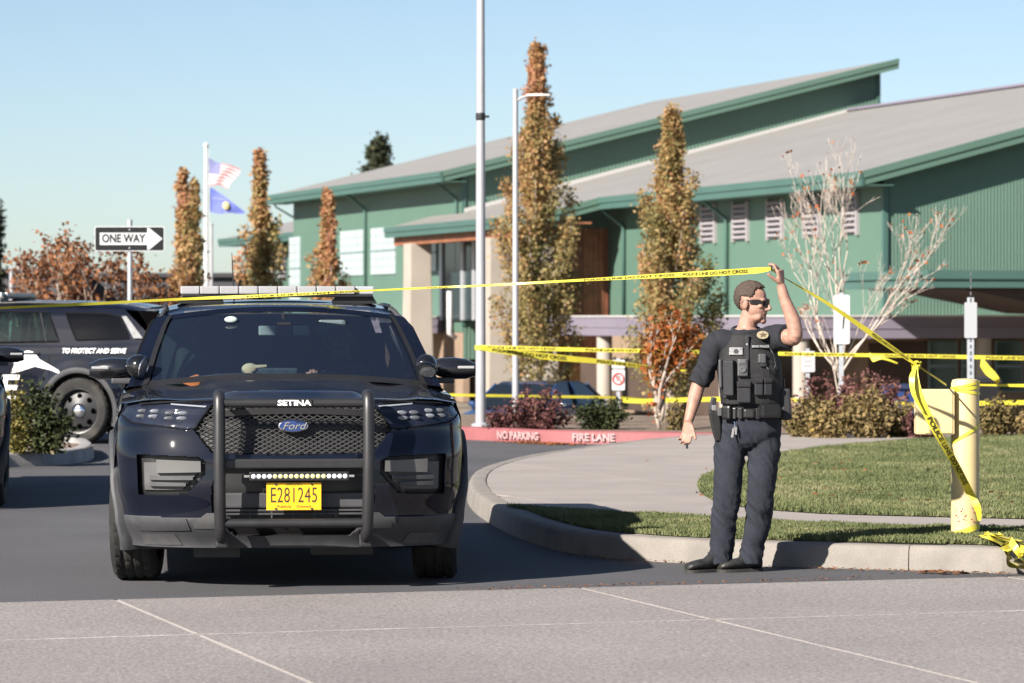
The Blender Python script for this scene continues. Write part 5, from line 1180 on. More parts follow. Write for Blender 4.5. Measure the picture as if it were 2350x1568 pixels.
# ---- belt and gear
b = MB(); b.loft([hring(.090, 0, z, .188 + e, .134 + e, 40, 2.5) for z, e in ((.925, 0), (.930, .006), (.978, .006), (.983, 0))]); be = b.build('belt', leather, OF, smooth=40)
def by(x): return -.140 * max(0, 1 - abs((x - .09) / .194) ** 2.5) ** (1 / 2.5)
def on_belt(nm, x, z, w, h, d, mat, bev=.010, par=None):
    a = math.atan((by(x + .01) - by(x - .01)) / .02) if -.08 < x < .26 else 0; b = MB(); b.box((x, by(x) - d / 2 + .006, z), (w, d, h), Matrix.Rotation(a, 3, 'Z')); return b.build(nm, mat, par or be, bevel=bev)
on_belt('buckle', .066, .953, .060, .052, .022, M('buckle_black', (.02, .02, .02), .3))
for x in (-.02, .015, .118): on_belt('belt_keeper', x, .953, .022, .066, .018, leather, .004)
on_belt('glove_pouch', .190, .968, .130, .085, .055, leather, .018)
on_belt('cuff_case', -.060, .958, .060, .085, .050, leather, .014)
b = MB(); b.box((.292, -.03, 1.005), (.062, .085, .19), Matrix.Rotation(R(-4), 3, 'Y')); rp2 = b.build('radio_case', pouchm, OF, bevel=.016); b = MB(); b.tube([(.285, -.02, 1.09), (.282, -.01, 1.16)], .006, 6); b.build('aerial', blackpl, rp2)
b = MB(); b.loft([[(-.132 + x + dx, -.03 + y, z) for x, y in ((-w, -.04), (w, -.04), (w, .04), (-w, .04))] for z, w, dx in ((.785, .014, .018), (.82, .022, .014), (.90, .030, .004), (.965, .033, -.004))]); ho = b.build('holster', leather, OF, bevel=.008)
b = MB(); b.box((-.145, -.045, 1.005), (.034, .055, .085), Matrix.Rotation(R(12), 3, 'Y')); b.build('pistol_grip', gunm, ho, bevel=.008)
b = MB(); b.box((-.138, -.066, .985), (.030, .02, .034)); b.build('holster_hood', M('hood_grey', (.15, .15, .155), .4), ho, bevel=.006)
b = MB(); b.box((-.105, -.08, .962), (.024, .016, .05)); b.build('key_clip', midpl, be, bevel=.004)
MB().tube([(-.022, by(-.022) - .02, .905), (-.018, by(-.02) - .022, .88), (-.026, by(-.02) - .022, .86), (-.014, by(-.02) - .022, .872)], .004, 6).build('key_ring', chrome, be)
b = MB(); b.box((-.030, by(-.03) - .02, .838), (.014, .005, .055), Matrix.Rotation(R(10), 3, 'Y')); b.box((-.012, by(-.02) - .02, .85), (.010, .004, .045)); b.build('keys', chrome, be)
# dark object pinched in the lowered hand
b = MB(); b.box(RT[0] + Vector((0, -.004, -.010)), (.014, .014, .034)); b.build('small_black_fob', blackpl, OF, bevel=.003)

# ---- driver behind the wheel
mb = MB(); q = lambda x, y, z: Vector((x, y, z))
mb.loft([hring(.40, 2.78, .80, .17, .12), hring(.40, 2.77, 1.0, .165, .12), hring(.40, 2.75, 1.16, .175, .11), hring(.40, 2.74, 1.24, .11, .08), hring(.40, 2.73, 1.275, .06, .06)])
Rd = head_parts(mb, (.40, 2.70, 1.395), R(-4), .95); limb(mb, [q(.40, 2.74, 1.22), q(.40, 2.71, 1.34)], [.06, .058], 14)
for s in (-1, 1):
    el = q(.40 + s * .24, 2.52, .93); wr = q(.40 + s * .215, 2.22, 1.085); limb(mb, [q(.40 + s * .08, 2.75, 1.16), q(.40 + s * .17, 2.72, 1.14), el, el.lerp(wr, .6), wr], [.06, .056, .045, .038, .028], 12)
    hand(mb, wr, (-s * .12, -.75, .62), (-s, -.1, .1), [.8] * 4, .03, k=.95)
dr = empty('person', suv.location, suv.rotation_euler.z, 'driver in dark clothes behind the steering wheel of the front SUV', 'person')
link('body', remeshed(mb, 'driver_body', .008, 3, .4), skin, dr, True); hair_cap('hair', (.40, 2.70, 1.395), Rd, hairm, dr, .95)
mb = MB(); mb.loft([hring(.40, 2.78, .80, .19, .14), hring(.40, 2.77, 1.0, .185, .14), hring(.40, 2.75, 1.16, .195, .128), hring(.40, 2.74, 1.235, .125, .095), hring(.40, 2.735, 1.265, .075, .075)])
for s in (-1, 1): limb(mb, [q(.40 + s * .08, 2.75, 1.15), q(.40 + s * .17, 2.72, 1.13), q(.40 + s * .235, 2.53, .94)], [.075, .072, .064], 12)
link('shirt', remeshed(mb, 'driver_shirt', .010, 3, .4), navy, dr, True)
# ------------------------------------------------------------------ poles, signs, flags, bins, far buildings, parked car
p = G(1103, 979, .15); lp1 = empty('lamp_post', p, 0, 'tall pale grey lamp post running out of the top of the photo', 'lamp post')
b = MB(); b.tube([(0, 0, 0), (0, 0, 3.0), (0, 0, 9.0)], [.066, .058, .040], 14); b.build('pole', polep, lp1, smooth=40)
b = MB(); b.lathe([(.12, 0), (.12, .03), (.075, .05)], (0, 0, 0), (0, 0, 1), 16); b.build('base_plate', polep, lp1, smooth=40)
zc = AT(1103, 268, p.y).z - p.z
b = MB(); b.lathe([(.055, -.05), (.062, -.03), (.062, .03), (.055, .05)], (0, 0, zc), (0, 0, 1), 14); b.build('clamp', blackpl, lp1); b = MB(); b.box((.08, -.02, zc + .0), (.06, .03, .03)); b.build('clamp_bolt', blackpl, lp1)
b = MB(); b.tube([(0, 0, 8.8), (.6, 0, 9.0), (1.2, 0, 9.02)], .03, 8); b.build('arm', polep, lp1, smooth=40); b = MB(); b.box((1.4, 0, 9.0), (.55, .25, .09)); b.build('lamp_head', polep, lp1, bevel=.02)
q = AT(1183, 300, 56); lp2 = empty('lamp_post', (q.x, 56, gz(56)), 0, 'shorter grey lamp post with a curved arm in front of the tallest tree', 'lamp post')
zt = AT(1183, 212, 56).z - gz(56)
b = MB(); b.tube([(0, 0, 0), (0, 0, zt)], [.052, .040], 12); b.build('pole', polep, lp2, smooth=40); b = MB(); b.lathe([(.044, 0), (.044, .04), (.02, .06)], (0, 0, zt), (0, 0, 1), 12); b.build('pole_cap', polep, lp2)
b = MB(); b.tube([(0, 0, zt - .14), (.10, 0, zt - .08), (.22, 0, zt - .045)], [.026, .022, .018], 8); b.build('arm', polep, lp2, smooth=40)
b = MB(); b.loft([[(x, y, zt - .045 + z) for y, z in ((-w, -.012), (w, -.012), (w * .8, .018), (-w * .8, .018))] for x, w in ((.17, .04), (.26, .09), (.42, .10), (.53, .06))]); b.build('lamp_head', white_p, lp2, bevel=.008)
q = AT(26, 640, 130); lp3 = empty('lamp_post', (q.x, 130, -1.6), 0, 'far thin grey post at the left edge of the photo', 'lamp post'); b = MB(); b.cyl((0, 0, 0), (0, 0, AT(26, 612, 130).z + 1.6), .07, 10); b.build('pole', polep, lp3, smooth=40)
b = MB(); b.box((.25, 0, AT(26, 612, 130).z + 1.55), (.6, .2, .08)); b.build('lamp_head', polep, lp3)

# ONE WAY sign
q = AT(298, 548.5, 48.0); ow = empty('one_way_sign', (q.x, 48.0, 0), 0, 'black and white ONE WAY arrow sign on a grey post', 'road sign')
z0 = q.z
def rrect(w, h, r, n=5): return [(sx * (w / 2 - r) + r * math.cos(a + k * math.pi / 2 / n), sy * (h / 2 - r) + r * math.sin(a + k * math.pi / 2 / n)) for sx, sy, a in ((1, 1, 0), (-1, 1, math.pi / 2), (-1, -1, math.pi), (1, -1, 3 * math.pi / 2)) for k in range(n + 1)]
def plate(nm, poly, y, th, mat, par, ox=0, oz=0): b = MB(); b.prism([(x + ox, z + oz) for x, z in poly], (0, y, 0), (1, 0, 0), (0, 0, 1), (0, 1, 0), th); return b.build(nm, mat, par)
sw = M('sign_white', (.46, .47, .48), .45); sk = M('sign_black', (.012, .013, .015), .6, spec=.2)
pl = plate('sign_plate', rrect(.914, .325, .03), -.045, .004, sw, ow, 0, z0); plate('black_panel', rrect(.892, .303, .022), -.0475, .002, sk, ow, 0, z0)
AW = [(-.388, -.080), (.232, -.080), (.232, -.142), (.255, -.145), (.432, 0.0), (.255, .145), (.232, .142), (.232, .080), (-.388, .080)]
plate('arrow', AW, -.0500, .002, sw, ow, 0, z0)
put_text('sign_letters', 'ONE WAY', .150, (-.078, -.0515, z0), (1, 0, 0), (0, 0, 1), sk, ow, sx=.80, bold=.005)
b = MB(); b.cyl((0, 0, 0), (0, 0, z0 + .235), .032, 12); b.build('post', galv, ow, smooth=40); b = MB(); b.lathe([(.036, 0), (.036, .03), (.015, .045)], (0, 0, z0 + .215), (0, 0, 1), 12); b.build('post_cap', galv, ow)
for dz in (-.12, .12): b = MB(); b.cyl((0, -.056, z0 + dz), (0, -.02, z0 + dz), .010, 8); b.build('bolt', galv, ow)

def signpost(nm, label, x, D, zb, rects, post_top, mats, pw=.05, back=False):
    q = AT(x, 700, D); r = empty(nm, (q.x, D, zb), 0, label, 'road sign'); b = MB(); b.box((0, .03, (AT(x, post_top, D).z - zb) / 2), (pw, .03, AT(x, post_top, D).z - zb)); b.build('post', galv, r)
    for k, (x0, y0_, x1, y1) in enumerate(rects):
        a, c = AT(x0, y0_, D), AT(x1, y1, D); w, h = c.x - a.x, a.z - c.z; plate('sign_plate', rrect(w, h, min(w, h) * .12), -.006, .004, mats[k], r, (a.x + c.x) / 2 - q.x, (a.z + c.z) / 2 - zb)
    return r, q
r, q = signpost('no_parking_sign', 'small white no parking sign left of the orange sapling', 1419, 50, .14, [(1404, 826, 1434, 846), (1404, 848, 1434, 896)], 822, [sw, sw])
a = AT(1419, 870, 50); redm = M('sign_red', (.42, .05, .045), .5)
b = MB(); b.tube([(.072 * math.cos(t), -.008, a.z - .14 + .075 * math.sin(t)) for t in [k * math.tau / 24 for k in range(25)]], .011, 6); b.build('ban_ring', redm, r); b = MB(); b.box((0, -.009, a.z - .14), (.018, .006, .13), Matrix.Rotation(R(-45), 3, 'Y')); b.build('ban_stroke', redm, r)
put_text('sign_letter', 'P', .11, (0, -.0075, a.z - .14), (1, 0, 0), (0, 0, 1), sk, r)
r, q = signpost('small_sign', 'little white sign on a stake just right of the officer\'s arm', 1854, 50, .14, [(1839, 806, 1870, 854)], 800, [M('sign_dull', (.42, .42, .43), .5)])
for k in range(3): b = MB(); b.box((0, -.008, AT(1854, 818 + 11 * k, 50).z - .14), (.11, .003, .014)); b.build('print_line', M('sign_grey', (.25, .25, .26), .6), r)
r, q = signpost('panel_sign', 'tall narrow white panel with a black stroke in front of the bare tree', 1931, 48, .14, [(1913, 677, 1950, 790)], 672, [sw], .06)
a = AT(1938, 735, 48); plate('black_stroke', [(.035, .12), (.050, .10), (.030, -.10), (.012, -.13), (.018, 0)], -.009, .003, sk, r, 0.0, a.z - .14)
for dz in (.27, -.27): b = MB(); b.cyl((0, -.010, AT(1931, 733, 48).z - .14 + dz), (0, .0, AT(1931, 733, 48).z - .14 + dz), .012, 8); b.build('bolt', galv, r)
r, q = signpost('sign_back', 'bare grey back of a sign on a slotted steel post above the bollard', 2228, 41.5, .15, [(2213, 694, 2242, 776)], 683, [M('alu_back', (.40, .41, .43), .45, .3)], .075)
for k in range(22):
    z = .3 + k * .075; b = MB(); b.box((0, .0125, z), (.018, .006, .040)); b.build('slot', M('slot_dark', (.08, .085, .10), .7), r)
# flags
q = AT(473, 500, 120); fp = empty('flagpole', (q.x, 120, -1.6), 0, 'white flagpole left of the school', 'flagpole'); zt = AT(473, 338, 120).z + 1.6
b = MB(); b.tube([(0, 0, 0), (0, 0, zt)], [.085, .055], 12); b.build('pole', M('flagpole_white', (.62, .62, .62), .4), fp, smooth=40); b = MB(); b.ell((0, 0, zt + .06), (.09, .09, .09), 12, 8); b.build('finial', white_p, fp, smooth=True)
b = MB(); b.tube([(.10, -.02, .8), (.09, -.02, zt - .1)], .010, 5); b.build('halyard', white_p, fp)
q2 = AT(485.5, 580, 122); fp2 = empty('bare_pole', (q2.x, 122, -1.6), 0, 'thin grey bare pole just right of the flagpole', 'pole'); b = MB(); b.tube([(0, 0, 0), (0, 0, AT(485, 515, 122).z + 1.6)], [.06, .045], 10); b.build('pole', polep, fp2, smooth=40); b = MB(); b.ell((0, 0, AT(485, 515, 122).z + 1.6), (.06, .06, .05), 10, 6); b.build('pole_cap', polep, fp2)
def us(s, t): x = 479 + s * 73 * (1 - .42 * t * s ** .5) + 2.5 * math.sin(7 * t) * s; y = 362 + 62 * t + s * (29 - 22 * t) + 3 * math.sin(6 * s + 2 * t); return AT(x, y, 120 + .035 * math.sin(8 * s + 3 * t) - .05) - Vector((q.x, 0, 0))
fl = empty('us_flag', (q.x, 0, 0), 0, 'striped red, white and blue flag at the top of the flagpole', 'flag'); fr = M('flag_red', (.50, .15, .16), .8); fw = M('flag_white', (.60, .57, .59), .8); fbm = M('flag_blue', (.15, .16, .33), .8)
for k in range(13):
    b = MB(); s0 = .38 if k < 7 else 0.0; b.grid(lambda i, j: us(lerp(s0, 1, i), (k + j) / 13), 14, 2); b.build('stripe', fr if k % 2 == 0 else fw, fl, smooth=True)
b = MB(); b.grid(lambda i, j: us(.385 * i, 7 * j / 13), 8, 8); b.build('canton', fbm, fl, smooth=True)
for r_ in range(5):
    for c_ in range(6): o = us(.03 + .06 * c_ + .01, .045 + .1 * r_); b = MB(); b.ell(o + Vector((0, -.012, 0)), (.009, .004, .009), 5, 4); b.build('star', fw, fl)
def og(s, t): x = 482 + s * 80; ya = 430 + 57 * s ** 1.15; yb = 486 + 5 * math.sin(2.6 * s); return AT(x, lerp(ya, yb, t) + 2 * math.sin(8 * s) * t, 120 + .04 * math.sin(7 * s + 2 * t)) - Vector((q.x, 0, 0))
fo = empty('state_flag', (q.x, 0, 0), 0, 'blue flag with a yellow emblem below the striped flag', 'flag'); b = MB(); b.grid(lambda i, j: og(i, j), 20, 8); b.build('cloth', M('flag_deep_blue', (.11, .14, .44), .8, var=.1, vs=3), fo, smooth=True)
em = og(.46, .52); b = MB(); b.ell(em + Vector((0, -.06, 0)), (.115, .02, .135), 14, 8); b.build('emblem', M('flag_yellow', (.48, .43, .16), .8), fo, smooth=True)
b = MB(); b.ell(em + Vector((0, -.075, 0)), (.06, .02, .07), 12, 8); b.build('emblem_centre', M('flag_pale', (.40, .40, .30), .8), fo, smooth=True)
for txt, s, t, sz in (('STATE OF OREGON', .27, .30, .075), ('1859', .45, .93, .09)): o = og(s, t); put_text('flag_letters', txt, sz, o + Vector((0, -.10, 0)), (1, 0, -.12), (0, 0, 1), M('flag_print', (.36, .36, .45), .8), fo, sx=.7)
# blue car in the lower lot
bc = empty('parked_car', (AT(1112, 900, 72).x, 72, gz(72) - .05), R(-24), 'dark blue car parked in the lower lot behind the barberry', 'car'); bcp = M('blue_paint', (.018, .045, .12), .4, coat=1.0, spec=.2)
side = [(0, .35), (.02, .62), (.35, .74), (1.15, .88), (1.3, .92), (2.6, .95), (4.0, .95), (4.55, .88), (4.6, .40), (4.2, .28), (.3, .25)]
b = MB(); b.loft([[Vector((x, y + (.10 if abs(x) > .8 else 0) * (1 if y < 2 else -1), .28 + (z - .28) * (.93 if abs(x) > .8 else 1))) for y, z in side] for x in (-.90, -.78, -.4, 0, .4, .78, .90)]); b.build('body', bcp, bc, smooth=40, bevel=0)
gh = [(1.15, .88), (1.95, 1.34), (2.3, 1.42), (3.2, 1.42), (3.7, 1.32), (4.35, .93)]
b = MB(); b.loft([[Vector((x * (1 if z < 1.0 else .80), y, z)) for y, z in gh] for x in (-.80, -.4, 0, .4, .80)]); b.build('cabin', MATS['side_glass'], bc, smooth=40)
b = MB(); b.grid(lambda i, j: Vector((lerp(-.66, .66, i), lerp(2.05, 3.55, j), 1.435 - .03 * lerp(-1, 1, i) ** 2 - .06 * (2 * j - 1) ** 4)), 10, 8); b.build('roof', bcp, bc, smooth=True)
for s in (-1, 1):
    for P in (((1.2, .90), (2.0, 1.36)), ((2.75, .95), (2.75, 1.40)), ((4.25, .97), (3.6, 1.36))): MB().tube([(s * .81, P[0][0], P[0][1]), (s * .66, P[1][0], P[1][1])], .03, 6).build('pillar', bcp, bc)
    b = MB(); b.ell((s * .66, .10, .64), (.17, .14, .085), 12, 8); b.build('headlight', lampw, bc, smooth=True); b = MB(); b.ell((s * .98, 1.55, .98), (.10, .06, .06), 10, 6); b.build('wing_mirror', bcp if s < 0 else chrome, bc, smooth=True)
    for wy in (.85, 3.65): b = MB(); b.lathe([(.2, 0), (.32, .01), (.33, .1), (.33, .18), (.30, .21), (.20, .21), (.18, .19), (.02, .20)], (s * .70, wy, .33), (s, 0, 0), 22); b.build('wheel', rubber, bc, smooth=40)
b = MB(); b.box((0, .02, .50), (.9, .06, .14)); b.build('grille', blackpl, bc, bevel=.02)
# bins
def wbin(label, x, D, yt, w, mat, lidm):
    z1 = AT(x, yt, D).z; zb = gz(D); r = empty('wheeled_bin', (AT(x, yt, D).x, D, zb), R(10), label, 'bin'); h = z1 - zb
    b = MB(); b.loft([[(sx * w / 2 * k, sy * .34 * k, z) for sx, sy in ((-1, -1), (1, -1), (1, 1), (-1, 1))] for z, k in ((.06, .82), (h - .08, 1.0))]); b.build('bin_body', mat, r, bevel=.03)
    b = MB(); b.loft([[(sx * w / 2 * k, sy * .36 * k, z) for sx, sy in ((-1, -1), (1, -1), (1, 1), (-1, 1))] for z, k in ((h - .08, 1.06), (h - .03, 1.06), (h, .85))]); b.build('lid', lidm, r, bevel=.015)
    for s in (-1, 1): b = MB(); b.lathe([(.10, 0), (.10, .05)], (s * w * .4, .30, .10), (1, 0, 0), 14); b.build('wheel', rubber, r)
wbin('blue wheeled bin behind the dry shrubs', 2063, 62, 882, .50, M('bin_blue', (.02, .05, .16), .5), M('bin_lid', (.02, .03, .07), .5)); wbin('black wheeled bin partly hidden by the bollard', 2250, 62, 868, .5, blackpl, M('bin_lid_dark', (.015, .016, .018), .5))
# far buildings on the left
fbm2 = M('far_wall', (.060, .058, .066), .8, var=.1, vs=.3)
for nm, lab, x0, x1, yt, D, m in (('far_building', 'long low dark grey building on the left horizon', -150, 130, 628, 175, fbm2), ('far_building', 'dark grey flat roofed building behind the rusty maple', 140, 545, 636, 185, M('far_wall_dark', (.045, .044, .052), .8, var=.1, vs=.3))):
    a, c = AT(x0, yt, D), AT(x1, yt, D); r = empty(nm, ((a.x + c.x) / 2, D, -1.7), 0, lab, 'building'); w = c.x - a.x; hh = a.z + 1.7
    b = MB(); b.box((0, 6, hh / 2), (w, 12, hh)); b.build('wall', m, r); b = MB(); b.box((0, 6, hh + .1), (w + .6, 12.6, .22)); b.build('roof_edge', M('far_trim', (.03, .03, .035), .8), r)
    n = int(w / 3)
    for k in range(n): b = MB(); b.box((-w / 2 + (k + .5) * w / n, -.02, hh * .45), (1.1, .06, 1.0)); b.build('window', M('far_glass', (.02, .022, .03), .3), r)
# ------------------------------------------------------------------ yellow bollard and barrier tape
bp = G(2215, 1229, .155); bo = empty('bollard', bp, 0, 'yellow steel bollard carrying a yellow box at the end of the kerb', 'bollard')
b = MB(); b.lathe([(.089, 0), (.0885, .9), (.088, .955), (.080, .978), (.05, .985), (.001, .987)], (0, 0, 0), (0, 0, 1), 32); b.build('post', M('bollard_worn', (0.54, 0.43, 0.22), .5, var=.06, vs=6, bump=.05, bs=30, col2=(.42, .25, .10), cs=14, thr=(.66, .72)), bo, smooth=40)
s_ = bp.y / FP; bx0, bx1 = (2098 - 2215) * s_, (2186 - 2215) * s_; bz0, bz1 = (1229 - 996) * s_, (1229 - 893) * s_
b = MB(); b.box(((bx0 + bx1) / 2, -.05, (bz0 + bz1) / 2), (bx1 - bx0, .13, bz1 - bz0)); bb = b.build('box', boll_y, bo, bevel=.008)
b = MB(); b.box(((bx0 + bx1) / 2 + .02, -.1175, (bz0 + bz1) / 2), (bx1 - bx0 - .07, .006, bz1 - bz0 - .02)); b.build('box_cover', boll_y, bb)
b = MB(); b.box((-.085, -.02, (bz0 + bz1) / 2), (.06, .05, .10)); b.build('box_bracket', boll_y, bb)
rs = random.Random(4); scm = M('paint_scrape', (.25, .05, .04), .7)
for k in range(16):
    a = R(rs.uniform(-140, -50)); z = rs.uniform(.08, .20); b = MB(); b.ell((.0895 * math.cos(a), .0895 * math.sin(a), z), (rs.uniform(.003, .010), .002, rs.uniform(.002, .007)), 6, 4); b.build('scrape', scm, bo)

def ribbon(pts, wid, ups, name, mat, parent=None, sub=8, twist=None, fold=0.0):
    """a band along pts; ups gives the direction across it at each point"""
    P = smooth_path(pts, sub); m = len(pts) - 1; U = []
    for k in range(len(P)):
        t = k / sub; i = min(int(t), m - 1); u = Vector(ups[i]).lerp(Vector(ups[i+1]), t - i); U.append(u.normalized())
    W = []
    for k in range(len(P)):
        t = k / sub; i = min(int(t), m - 1); W.append(lerp(wid[i], wid[i+1], t - i) if hasattr(wid, '__len__') else wid)
    b = MB(); V = []; n = len(P)
    for p, u, w in zip(P, U, W):
        t = Vector((1, 0, 0)); nn = u.cross(Vector((0, 1, 0))).normalized() if False else Vector((0, -1, 0))
        V += [p - u * w / 2, p + nn * fold, p + u * w / 2]
    F = []
    for k in range(n - 1): F += [(3*k, 3*k+3, 3*k+4, 3*k+1), (3*k+1, 3*k+4, 3*k+5, 3*k+2)]
    b.add(V, F); me = b.mesh(name); o = link(name, me, mat, parent, True); return o, P, U, W
def tape_text(P, U, W, s0, s1, parent, txt='POLICE LINE DO NOT CROSS', off=-.003, flip=1, hk=.55):
    L = [0.0]
    for a, c in zip(P, P[1:]): L.append(L[-1] + (c - a).length)
    def at(s):
        for i in range(len(P) - 1):
            if s <= L[i+1]: k = (s - L[i]) / max(1e-6, L[i+1] - L[i]); return P[i].lerp(P[i+1], k), U[i].lerp(U[i+1], k).normalized(), lerp(W[i], W[i+1], k)
        return P[-1], U[-1], W[-1]
    me = text_mesh(txt, 1.0, bold=.022); xs = [v.co.x for v in me.vertices]; x0, x1 = min(xs), max(xs); k = (s1 - s0) / (x1 - x0)
    for v in me.vertices:
        p, u, w = at(s0 + (v.co.x - x0) * k); v.co = p + u * (v.co.y / .72) * w * hk * flip + Vector((0, off, 0))
    return tag(link('tape_letters', me, inkb, parent), kind='stuff')
UP = (0, -.15, 1)
# the lifted tape: from the left edge, over the SUV, to the officer's hand, then down to the knot and bollard
hx = off_c.location; grip = (LT[0] + LT[1]) / 2 + Vector(hx) + Vector((.012, -.004, -.022))
pol = empty('barrier_tape', (0, 0, 0), 0, 'yellow police tape lifted in the officer\'s hand and stretched over the SUV', 'tape')
D0 = 22.15
ptsA = [AT(x, y, D) for x, y, D in ((-250, 719, 22.3), (0, 707, 22.25), (200, 698, 22.7), (410, 687, 22.92), (630, 678, 22.92), (850, 667, 22.90), (1000, 660, 22.7), (1100, 656, 22.6), (1300, 645, 22.4), (1500, 634, 22.2), (1640, 627, 22.0), (1735, 621, 21.95))] + [grip]
wA = [.020, .020, .018, .016, .022, .012, .012, .014, .014, .026, .036, .036, .020]
upA = [UP, (0, -.7, .7), UP, (0, -.3, 1), (0, .6, .8), (0, -.5, .9), UP, (0, .6, .8), UP, UP, UP, UP, UP]
o, P, U, W = ribbon(ptsA, wA, upA, 'lifted_band', tapey, pol, 10); LA = sum((c - a).length for a, c in zip(P, P[1:]))
for e0, e1 in ((.775, .875), (.885, .955), (.40, .52), (.60, .70)): tape_text(P, U, W, LA * e0, LA * e1, pol, off=-.004)
knot = AT(2103, 838, 22.4)
ptsB = [grip, AT(1800, 638, 21.98), AT(1900, 697, 22.1), AT(2000, 766, 22.25), AT(2070, 815, 22.36), knot]
o, P, U, W = ribbon(ptsB, [.020, .010, .020, .034, .026, .012], [UP, (.3, -.9, .3), (.5, -.3, .8), (.55, -.2, .8), (.5, -.4, .8), (.5, -.4, .8)], 'falling_band', tapey, pol, 10); LB = sum((c - a).length for a, c in zip(P, P[1:]))
tape_text(P, U, W, LB * .10, LB * .30, pol); tape_text(P, U, W, LB * .72, LB * .95, pol)
top = AT(2172, 884, bp.y - .10)
o, P, U, W = ribbon([knot, AT(2140, 862, 22.6), top], [.010, .016, .014], [(.5, -.4, .8), (.4, -.8, .5), UP], 'tie_band', tapey, pol, 8); tape_text(P, U, W, .02, .20, pol)
# knot and hanging tail with printed letters
rs = random.Random(9)
for k in range(5):
    a = rs.uniform(0, 6.28); pp = [knot + Vector((.022 * math.cos(a + q) * (1 + .3 * rs.random()), .014 * math.sin(a + 2 * q), .030 * math.sin(a + q * 1.3) - .008)) for q in (0, 1.1, 2.2, 3.3)]
    ribbon(pp, .018, [(rs.gauss(0, 1), rs.gauss(0, .5), rs.gauss(0, 1)) for _ in pp], 'knot_loop', tapey, pol, 5)
tail = [knot, AT(2100, 868, 22.36), AT(2112, 915, 22.35), AT(2135, 965, 22.38), AT(2165, 1018, 22.45), AT(2196, 1072, 22.6), AT(2222, 1125, bp.y - .115), AT(2243, 1165, bp.y - .10), AT(2248, 1195, bp.y - .07)]
o, P, U, W = ribbon(tail, [.020, .046, .050, .048, .046, .044, .050, .046, .030], [(1, -.3, .2), (1, -.2, .2), (.9, -.2, .35), (.85, -.1, .45), (.85, 0, .5), (.85, 0, .5), (.85, -.2, .45), (.8, -.4, .3), (.6, -.8, .2)], 'tail_band', tapey, pol, 10); LT_ = sum((c - a).length for a, c in zip(P, P[1:]))
tape_text(P, U, W, LT_ * .25, LT_ * .78, pol, off=-.004, flip=1, hk=.62)
ribbon([knot, AT(2093, 866, 22.33), AT(2097, 905, 22.32), AT(2118, 945, 22.34)], [.015, .036, .030, .012], [(1, 0, .1), (1, -.3, 0), (.8, -.6, .2), (.7, -.7, .3)], 'short_tail', tapey, pol, 8)
# bands round the bollard
bt = empty('bollard_tape', (0, 0, 0), 0, 'loops of yellow tape wound round the bollard top and waist', 'tape')
for z, tl, w in ((.925, .010, .022), (.905, -.014, .018), (.945, .02, .014), (.64, .055, .022), (.035, .03, .035)):
    pp = [Vector((bp.x + .0925 * math.cos(R(a)), bp.y + .0925 * math.sin(R(a)), bp.z + z + tl * math.cos(R(a)))) for a in range(-200, 21, 20)]; ribbon(pp, w, [(0, 0, 1)] * len(pp), 'loop_band', tapey, bt, 3)
# background tapes round the tall lamp post
P1 = AT(1100, 798, lp1.location.y - .08)
def far_tape(label, pts, wid, ups=None, txt=True):
    r = empty('barrier_tape', (0, 0, 0), 0, label, 'tape'); pp = [AT(x, y, D) for x, y, D in pts]; o, P, U, W = ribbon(pp, wid, ups or [UP] * len(pp), 'band', tapey, r, 8); L = sum((c - a).length for a, c in zip(P, P[1:]))
    if txt:
        n = int(L / 1.2)
        for k in range(n): tape_text(P, U, W, L * (k + .1) / n, L * (k + .8) / n, r, off=-.006)
    return r
r = far_tape('long yellow tape running right from the tall lamp post behind the officer', [(1097, 797, 46.2), (1300, 802, 46.0), (1500, 806, 45.9), (1700, 810, 45.8), (1900, 814, 45.7), (2100, 817, 45.6), (2350, 822, 45.5), (2700, 826, 45.5)], [.055, .05, .045, .048, .042, .045, .05, .05])
pc = lp1.location
pp = [Vector((pc.x + .075 * math.cos(R(a)), pc.y + .075 * math.sin(R(a)), P1.z)) for a in range(-190, 11, 20)]; ribbon(pp, .06, [(0, 0, 1)] * len(pp), 'post_loop', tapey, r, 3)
ribbon([AT(1995, 812, 45.5), AT(2005, 824, 45.45), AT(2025, 822, 45.4), AT(2060, 834, 45.4)], [.03, .07, .03, .01], [(.2, 0, 1)] * 4, 'loose_end', tapey, r, 6)
far_tape('second yellow tape slanting down from the tall lamp post to the orange sapling', [(1105, 800, 46.1), (1250, 818, 46.3), (1400, 832, 46.6), (1520, 847, 46.9), (1575, 851, 47.0)], [.05, .085, .06, .04, .02])
far_tape('low yellow tape stretched in front of the school doors', [(960, 904, 58), (1060, 907, 58), (1250, 910, 58.5), (1420, 913, 59), (1520, 920, 59.5), (1640, 914, 60)], .042, txt=False)
far_tape('short yellow tape near the officer\'s waist level behind the sapling', [(1430, 919, 56), (1480, 921, 56), (1560, 918, 56), (1680, 916, 56)], .07, txt=False)
far_tape('low yellow tape behind the straw shrubs', [(1760, 916, 58), (1850, 920, 58), (1960, 930, 58), (2060, 925, 58), (2130, 936, 58)], .05, txt=False)
far_tape('yellow tape at the right edge running from behind the bollard', [(2190, 883, 44), (2270, 884, 44), (2350, 885, 44), (2600, 886, 44)], [.02, .02, .035, .04], txt=False)
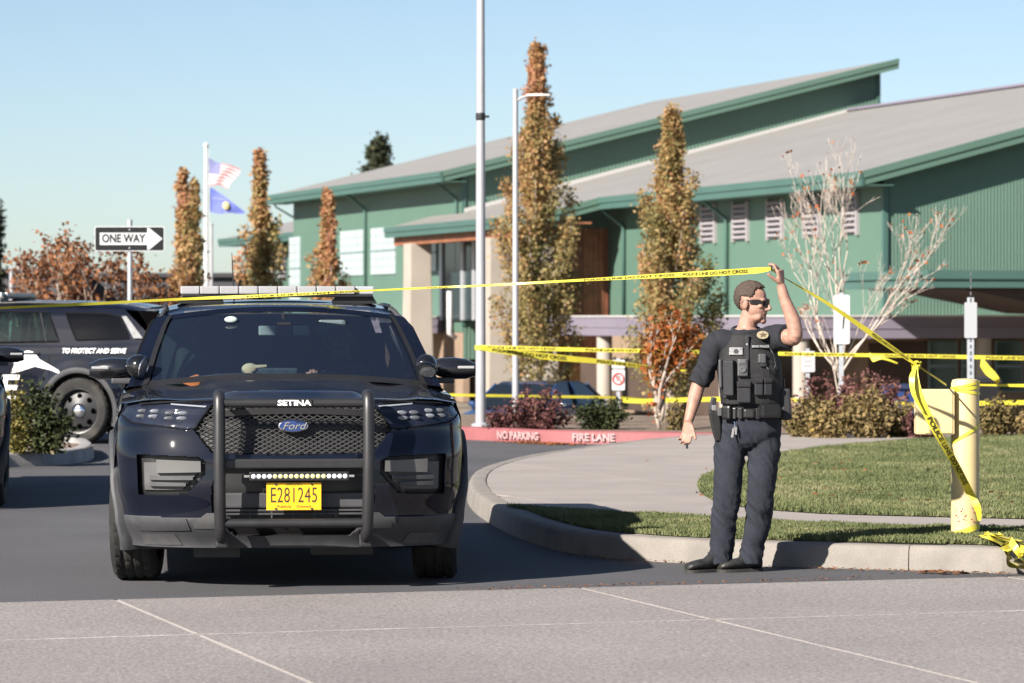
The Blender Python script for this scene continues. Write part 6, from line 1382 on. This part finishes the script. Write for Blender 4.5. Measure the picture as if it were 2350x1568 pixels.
far_tape('lowest yellow tape right of the bollard', [(2240, 926, 47), (2300, 925, 47), (2350, 924, 47), (2600, 922, 47)], .06, txt=False)
r = empty('tape_scrap', (0, 0, 0), 0, 'loose leaf shaped end of yellow tape fluttering right of the bollard', 'tape'); ribbon([AT(2254, 822, 43.8), AT(2258, 838, 43.8), AT(2272, 856, 43.8), AT(2288, 872, 43.8), AT(2290, 882, 43.9)], [.015, .09, .11, .07, .015], [(.9, -.2, .4)] * 5, 'scrap_band', tapey, r, 6)
# heap of crumpled tape at the end of the kerb
hp = empty('tape_heap', (0, 0, 0), 0, 'crumpled yellow tape lying over the end of the kerb', 'tape'); rs = random.Random(12)
base = [G(2262, 1236, .17), G(2300, 1250, .17), G(2318, 1268, .16), G(2336, 1288, .10), G(2352, 1308, .03), G(2390, 1320, .02)]
for k in range(9):
    pp = []
    for q_ in base: pp.append(q_ + Vector((rs.gauss(0, .05), rs.gauss(0, .05), abs(rs.gauss(0, .02)) + .012)))
    ribbon(pp, .045, [(rs.gauss(0, 1), rs.gauss(0, 1), rs.gauss(0, .6)) for _ in pp], 'crumpled_band', tapey if k % 3 else M('tape_dark', (.30, .27, .05), .5), hp, 6)
# small things on the SUV's dashboard
def dash(nm, label, cat, build, mat):
    r = empty(nm, suv.location, suv.rotation_euler.z, label, cat); b = MB(); build(b); b.build(nm + '_cloth', mat, r, smooth=50)
dash('glove', 'tan work glove on the dashboard behind the windscreen', 'glove', lambda b: (b.ell((-.20, 1.62, 1.215), (.050, .03, .035), 12, 8), b.tube([(-.20, 1.60, 1.20), (-.19, 1.60, 1.14)], [.034, .020], 8), b.tube([(-.17, 1.60, 1.225), (-.10, 1.60, 1.232)], [.014, .009], 8)), M('tan_glove', (.50, .42, .28), .9))
dash('rag', 'orange cloth on the dashboard behind the windscreen', 'cloth', lambda b: b.loft([[(x, 1.50 + y, 1.125 + z) for y, z in ((-.05, 0), (.05, 0), (.03, h), (-.03, h))] for x, h in ((-.62, .01), (-.56, .045), (-.52, .06), (-.46, .025), (-.38, .012))]), M('orange_cloth', (.55, .17, .05), .9))
